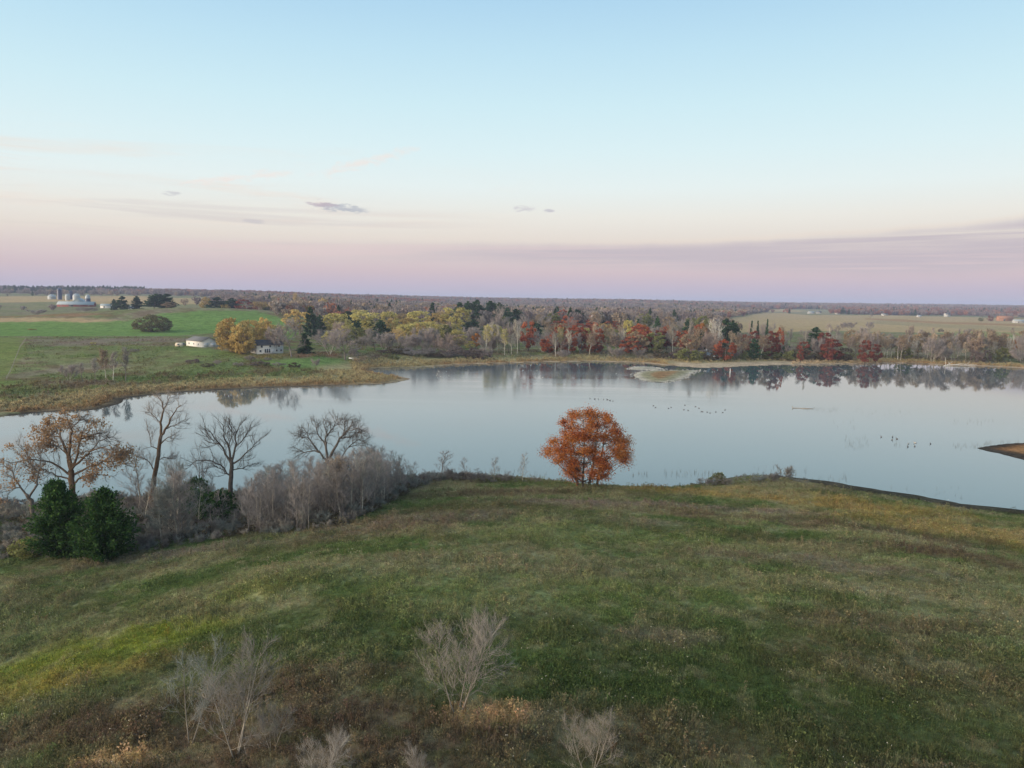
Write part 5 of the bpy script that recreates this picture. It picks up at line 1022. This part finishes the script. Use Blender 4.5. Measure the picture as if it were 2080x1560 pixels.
# ------------------------------------------------------------------ farm on the left horizon
def lathe(prof, sides=16):
    G = Geo(); n = len(prof); a = np.arange(sides)*2*PI/sides
    v = np.array([[r*math.cos(t), r*math.sin(t), z] for r, z in prof for t in a]); i = np.arange(n*sides).reshape(n, sides); j = np.roll(i, -1, 1)
    G.add(v, np.concatenate([np.stack([i[:-1], j[:-1], j[1:]], -1).reshape(-1, 3), np.stack([i[:-1], j[1:], i[1:]], -1).reshape(-1, 3)])); return G
def silo(px, Y, base, top, wpx, mat, dmat, label, dome=.5, name='silo', cat='silo'):
    p = pol(px, Y); r = wpx/F_PX*Y/2; h = max(ztop(px, top, Y)-p[2], 2.0); e = empty(name, tuple(p), 0, label, cat)
    obj('body', lathe([(r, -1), (r, h-r*dome)]).mesh('body', [mat], True), e); obj('dome', lathe([(r*1.04, h-r*dome-.05), (r*.95, h-r*dome*.7), (r*.7, h-r*dome*.3), (r*.3, h-.05), (.02, h)]).mesh('dome', [dmat], True), e); return e
silo(121, 1420, 603, 586, 9, MT['silo'], MT['silo'], 'tall dark blue silo, left of three at the farm'); silo(144, 1430, 603, 591, 7, MT['silo'], MT['silo'], 'slim dark blue silo between two pale grain bins'); silo(178, 1210, 617, 598, 10, MT['silo'], MT['bin'], 'dark blue silo with a white dome beside the barn', 1.6)
silo(105, 1440, 604, 598, 15, MT['bin'], MT['bin'], 'wide pale grain bin left of the tall blue silo', .7, 'grain_bin', 'grain bin'); silo(137, 1400, 604, 597, 9, MT['bin'], MT['bin'], 'domed pale grain bin left of the slim blue silo', .9, 'grain_bin', 'grain bin'); silo(155, 1390, 605, 596.5, 14, MT['bin'], MT['bin'], 'largest pale grain bin right of the slim blue silo', .8, 'grain_bin', 'grain bin')
def shed(px, Y, wpx, hw, hr, dm, rz, wall, roof, label, name='barn', cat='barn', door=True, wins=0):
    p = pol(px, Y); w = wpx/F_PX*Y; e = empty(name, tuple(p), rz, label, cat)
    obj('wall', gable_walls(w, dm, hw, hr).mesh('wall', [wall]), e); obj('roof', gable_roof(w, dm, hw, hr, .6).mesh('roof', [roof]), e)
    if door: opening(e, 'door', -w*.12, 0, w*.12, hw*.75, -dm/2, pane=MT['rubber'], pane_name='panel')
    for i in range(wins): opening(e, 'window', w*(-.38+.25*i), hw*.35, 1.1, 1.1, -dm/2)
    return e
shed(155, 1180, 66, 3.0, 4.2, 18, math.radians(16), MT['red'], MT['barn'], 'long low barn with a pale roof below the domed silo', wins=4); shed(161, 1225, 26, 5.5, 5.0, 14, math.radians(100), MT['barn'], MT['barn'], 'steep pale barn roof behind the long low barn'); shed(215, 1150, 19, 3.5, 2.2, 9, math.radians(10), MT['white'], MT['barn'], 'small white farm shed between the barn and the pines', 'shed', 'shed'); shed(265, 1120, 11, 3.0, 2.0, 8, .2, MT['white'], MT['barn'], 'tiny white farm shed between the pines', 'shed', 'shed')
# far houses across the right-hand fields
for px, py, w, hw, hr, a, wl, rf_, lab in ((1648, 637, 12, 3.5, 3, .1, 'white', 'bin', 'long white farm building left of the dark pine on the far field edge'), (1664, 637, 9, 4, 3, -.1, 'white', 'groof', 'white house next right of the long white farm building'), (1702, 638, 9, 3.5, 2.6, .1, 'white', 'groof', 'small white house right of the lone dark pine far away'),
      (1798, 641, 11, 3.6, 3, .05, 'white', 'groof', 'white-walled house far away below the crimson dot tree'), (1868, 644, 7, 3, 2, 0, 'white', 'bin', 'tiny white shed at the far field edge'), (1925, 643, 10, 6, 4, .2, 'white', 'groof', 'tall pale house before the dark far woods on the right'), (2043, 652, 32, 6, 5, .1, 'brown', 'brown', 'big orange-brown barn at the far right field edge'), (2072, 656, 22, 3.6, 3.0, -.1, 'white', 'bin', 'white-roofed shed in front of the big orange-brown barn')):
    q = at(px, py); shed(px, float(q[1]), w, hw, hr, 9, a, MT['farwhite'] if wl == 'white' else MT[wl], MT[rf_], lab, 'farmhouse' if 'house' in lab else 'barn', 'house' if 'house' in lab else 'barn', True, 2)
far_tree('pine', 1713, float(at(1713, 638)[1])*.99, 626, 14, 'lone dark pine beside the far white houses', None, 1); far_tree('red', 1803, float(at(1803, 641)[1])*1.02, 627, 12, 'crimson dot-like tree behind the far white-walled house', None, 0); far_tree('grey', 1770, float(at(1770, 648)[1]), 634, 10, 'small grey tree alone in the straw field', None, 0)
far_tree('olive', 1995, float(at(1995, 653)[1]), 644, 12, 'dark round tree left of the orange-brown barn', None, 0); far_tree('dred', 2014, float(at(2014, 653)[1]), 640, 14, 'rusty tree just left of the orange-brown barn', None, 0); far_tree('bush', 1915, float(at(1915, 674)[1]), 667, 12, 'round bush alone in the straw field above the right wood', None, 0)
for px, b, t, w in ((1728, 670, 654, 28), (1716, 671, 656, 14), (1769, 671, 653, 18)): far_tree('grey', px, float(at(px, b)[1]), t, w, 'grey leafless tree by the field above the right wood, %s' % ({28: 'widest of three', 14: 'narrowest of three', 18: 'rightmost of three'}[w]), None, 2)
# ------------------------------------------------------------------ field fence on the left
a, b = at(53, 690), at(13, 772); e = empty('fence', tuple(a), 0, 'post and wire fence along the edge of the left green field', 'fence'); n = 34; tops = []
for i in range(n+1):
    t = (i/n)**1.0; q = a*(1-t)+b*t; q[2] = H([q[0]], [q[1]])[0]; G = Geo(); tube(G, np.array([[0, 0, -.3], [0, 0, 1.35]]), .09, .08, 6); v = G.arr()[0]; G.add(v[-6:], [[0, k, k+1] for k in range(1, 5)]); o = obj('post', G.mesh('post', [MT['wood']]), e, tuple(q-a)); tops.append(q-a)
for hgt in (.6, 1.15): G = Geo(); tube(G, np.array(tops)+np.array([0, 0, hgt]), .02, .02, 3); obj('wire', G.mesh('wire', [MT['bin']]), e)
# ------------------------------------------------------------------ fallen dead tree in the shallows, floating log, rocks, reeds
Yd = 470; f = pol(1921, Yd); e = empty('fallen_tree', (f[0], Yd, 0), 0, 'bleached fallen tree lying in the shallows of the right far shore', 'dead tree')
def wpt(px, py, dy=0.0): d = ray(px, py); return [d[0]/d[1]*Yd-f[0], dy, ztop(px, py, Yd)]
G, K = Geo(), Geo(); tube(G, np.array([wpt(1917, 742.5), wpt(1935, 741, -.5), wpt(1955, 741.5, -1), wpt(1978, 742.8, -1.5)]), .30, .12, 6)
for pts in (((1921, 741), (1920, 733), (1919, 725)), ((1924, 741), (1932, 736), (1934, 733)), ((1930, 741), (1927, 736), (1922, 735)), ((1956, 742), (1966, 738), (1968, 734)), ((1962, 742), (1972, 740), (1983, 741)), ((1940, 741), (1950, 738.5), (1960, 739))): tube(K, np.array([wpt(*q, dy=-.4*i) for i, q in enumerate(pts)]), .16, .07, 5)
obj('trunk', G.mesh('trunk', [MT['dead']]), e); obj('branch', K.mesh('branch', [MT['dead']]), e)
q0, q1 = at0(1609, 829), at0(1652, 830.5); G = Geo(); t = np.linspace(0, 1, 7)[:, None]; pl = np.hstack([np.array([q0])*(1-t)+np.array([q1])*t, np.full((7, 1), .02)]); pl -= np.array([q0[0], q0[1], 0]); pl[:, 1] += np.sin(t[:, 0]*7)*.25; tube(G, pl, 0, 0, 7, 0, [.08,.2,.12,.16,.2,.16,.08]); e = empty('floating_log', (q0[0], q0[1], 0), 0, 'half-sunk dark log lying in the calm water on the right', 'log'); obj('trunk', G.mesh('trunk', [MT['wood']]), e)
K = Geo(); tube(K, np.array([[.3, 0, .1], [.2, .1, .5], [-.1, .1, .62]]), .14, .06, 5); obj('stub', K.mesh('stub', [MT['wood']]), e)
rg = np.random.default_rng(8); G = Geo()
for P, n in ((BAR, 260), (ISLE, 300)):
    lo, hi = P.min(0)-2, P.max(0)+2; k = 0
    while k < n:
        q = rg.uniform(lo, hi); d = float(sdf([q[0]], [q[1]])[0])
        if d < -1.6 or d > 2.2 or (P is ISLE and rg.uniform() < .3): continue
        k += 1; s = rg.uniform(.12, .42); v = np.array([[1,0,0],[-1,0,0],[0,1,0],[0,-1,0],[0,0,.8],[0,0,-.5]])*s*rg.uniform(.6, 1.3, (6, 1)); z = max(H([q[0]], [q[1]])[0], -.1); G.add(v+np.array([q[0], q[1], z+.05]), [[0,2,4],[2,1,4],[1,3,4],[3,0,4],[2,0,5],[1,2,5],[3,1,5],[0,3,5]])
obj('shore_rocks', G.mesh('shore_rocks', [MT['rock']]), kind='stuff')
G = Geo(); RE = plain_mat('dry_reeds', (.13,.115,.075), .9, .3)
for x0, x1, y0, y1, n in ((1284, 1316, 962, 968, 14), (1348, 1460, 957, 968, 60), (1520, 1640, 948, 966, 22), (1630, 1702, 828, 836, 40), (1740, 1850, 828, 850, 20), (1930, 2040, 852, 862, 22), (1715, 1770, 885, 912, 40), (1815, 1830, 900, 912, 8), (1935, 2000, 902, 912, 36), (1990, 2080, 896, 905, 50), (1060, 1110, 962, 975, 26), (900, 1060, 955, 972, 60), (1760, 1960, 990, 1018, 26), (1650, 1720, 966, 978, 20), (1690, 1740, 850, 872, 10)):
    pts = np.array([at0(rg.uniform(x0, x1), rg.uniform(y0, y1)) for _ in range(n)]); D = norm(np.stack([rg.normal(0, .13, n), rg.normal(0, .13, n), np.ones(n)], 1)); cones(G, np.hstack([pts, np.full((n, 1), -.15)]), D, rg.uniform(.5, 1.25, n), np.full(n, .035))
obj('reeds', G.mesh('reeds', [RE]), kind='stuff')
# ------------------------------------------------------------------ waterfowl
def bird_mesh(mat):
    G = Geo(); t = np.linspace(0, 1, 8); body = np.stack([(t-.5)*.85, 0*t, .10+.06*t**2*0+.10*np.maximum(0, .25-t)], 1); tube(G, body, 0, 0, 8, 0, [.02,.10,.16,.185,.18,.15,.09,.02])
    tube(G, np.array([[.26,0,.14],[.33,0,.27],[.345,0,.40],[.38,0,.47]]), 0, 0, 6, 0, [.07,.05,.045,.05]); tube(G, np.array([[.33,0,.475],[.39,0,.49],[.45,0,.48],[.47,0,.475]]), 0, 0, 6, 0, [.02,.062,.045,.02]); tube(G, np.array([[.46,0,.475],[.56,0,.455]]), .024, .008, 5); return G.mesh('bird', [mat], True)
BD, BP = bird_mesh(MT['duck']), bird_mesh(MT['goose'])
def bird(px, py, label, group=None, pale=False, s=1.0, rz=None):
    q = at0(px, py); o = bpy.data.objects.new('goose' if pale else 'duck', BP if pale else BD); COL.objects.link(o); o.location = (q[0], q[1], 0.0); o.scale = (s,)*3; o.rotation_euler = (0, 0, rg.uniform(0, 6.28) if rz is None else rz); tag(o, label, 'bird', group)
for px, py, lab, pale in ((1790, 888, 'leftmost dark duck of the loose group off the sand spit', 0), (1813, 888, 'upper dark duck of the close trio off the sand spit', 0), (1812, 894, 'lower left duck of the close trio off the sand spit', 0), (1822, 892, 'right duck of the close trio off the sand spit', 0), (1844, 908, 'left duck of the dark pair nearest the camera', 0), (1858, 907, 'right duck of the dark pair nearest the camera', 0), (1845, 902, 'left bird of the pale pair behind the nearest dark ducks', 1), (1859, 900, 'right bird of the pale pair behind the nearest dark ducks', 1), (1890, 902, 'rightmost dark duck swimming alone near the sand spit', 0)): bird(px, py, lab, None, pale, .9)
for i in range(16): t = i/15; bird(1310+(t*165 if i % 3 else rg.uniform(40, 165))+rg.uniform(-7, 7), 824+t*16+rg.uniform(-2, 2), 'dark duck in the long line swimming right of the orange oak', 'ducks in the long line right of the orange oak', False, .62, 2.9+rg.uniform(-.6, .6))
for i in range(7): bird(1200+i*8+rg.uniform(-3, 3), 809+i*.9+rg.uniform(-1, 1), 'dark duck in the small cluster above the orange oak', 'ducks in the small cluster above the orange oak', False, .8, rg.uniform(0, 6.28))
for i in range(15): bird(rg.choice([1050, 1170, 1185, 1230, 1255, 1100, 1045, 900, 880])+rg.uniform(-14, 14), rg.uniform(746, 769), 'pale waterfowl resting in the shallows left of the small island', 'pale waterfowl left of the small island', True, 1.0)
for i in range(9): bird(1420+rg.uniform(-6, 40), 753+rg.uniform(-2, 4), 'pale waterfowl resting off the right tip of the small island', 'pale waterfowl right of the small island', True, 1.0)
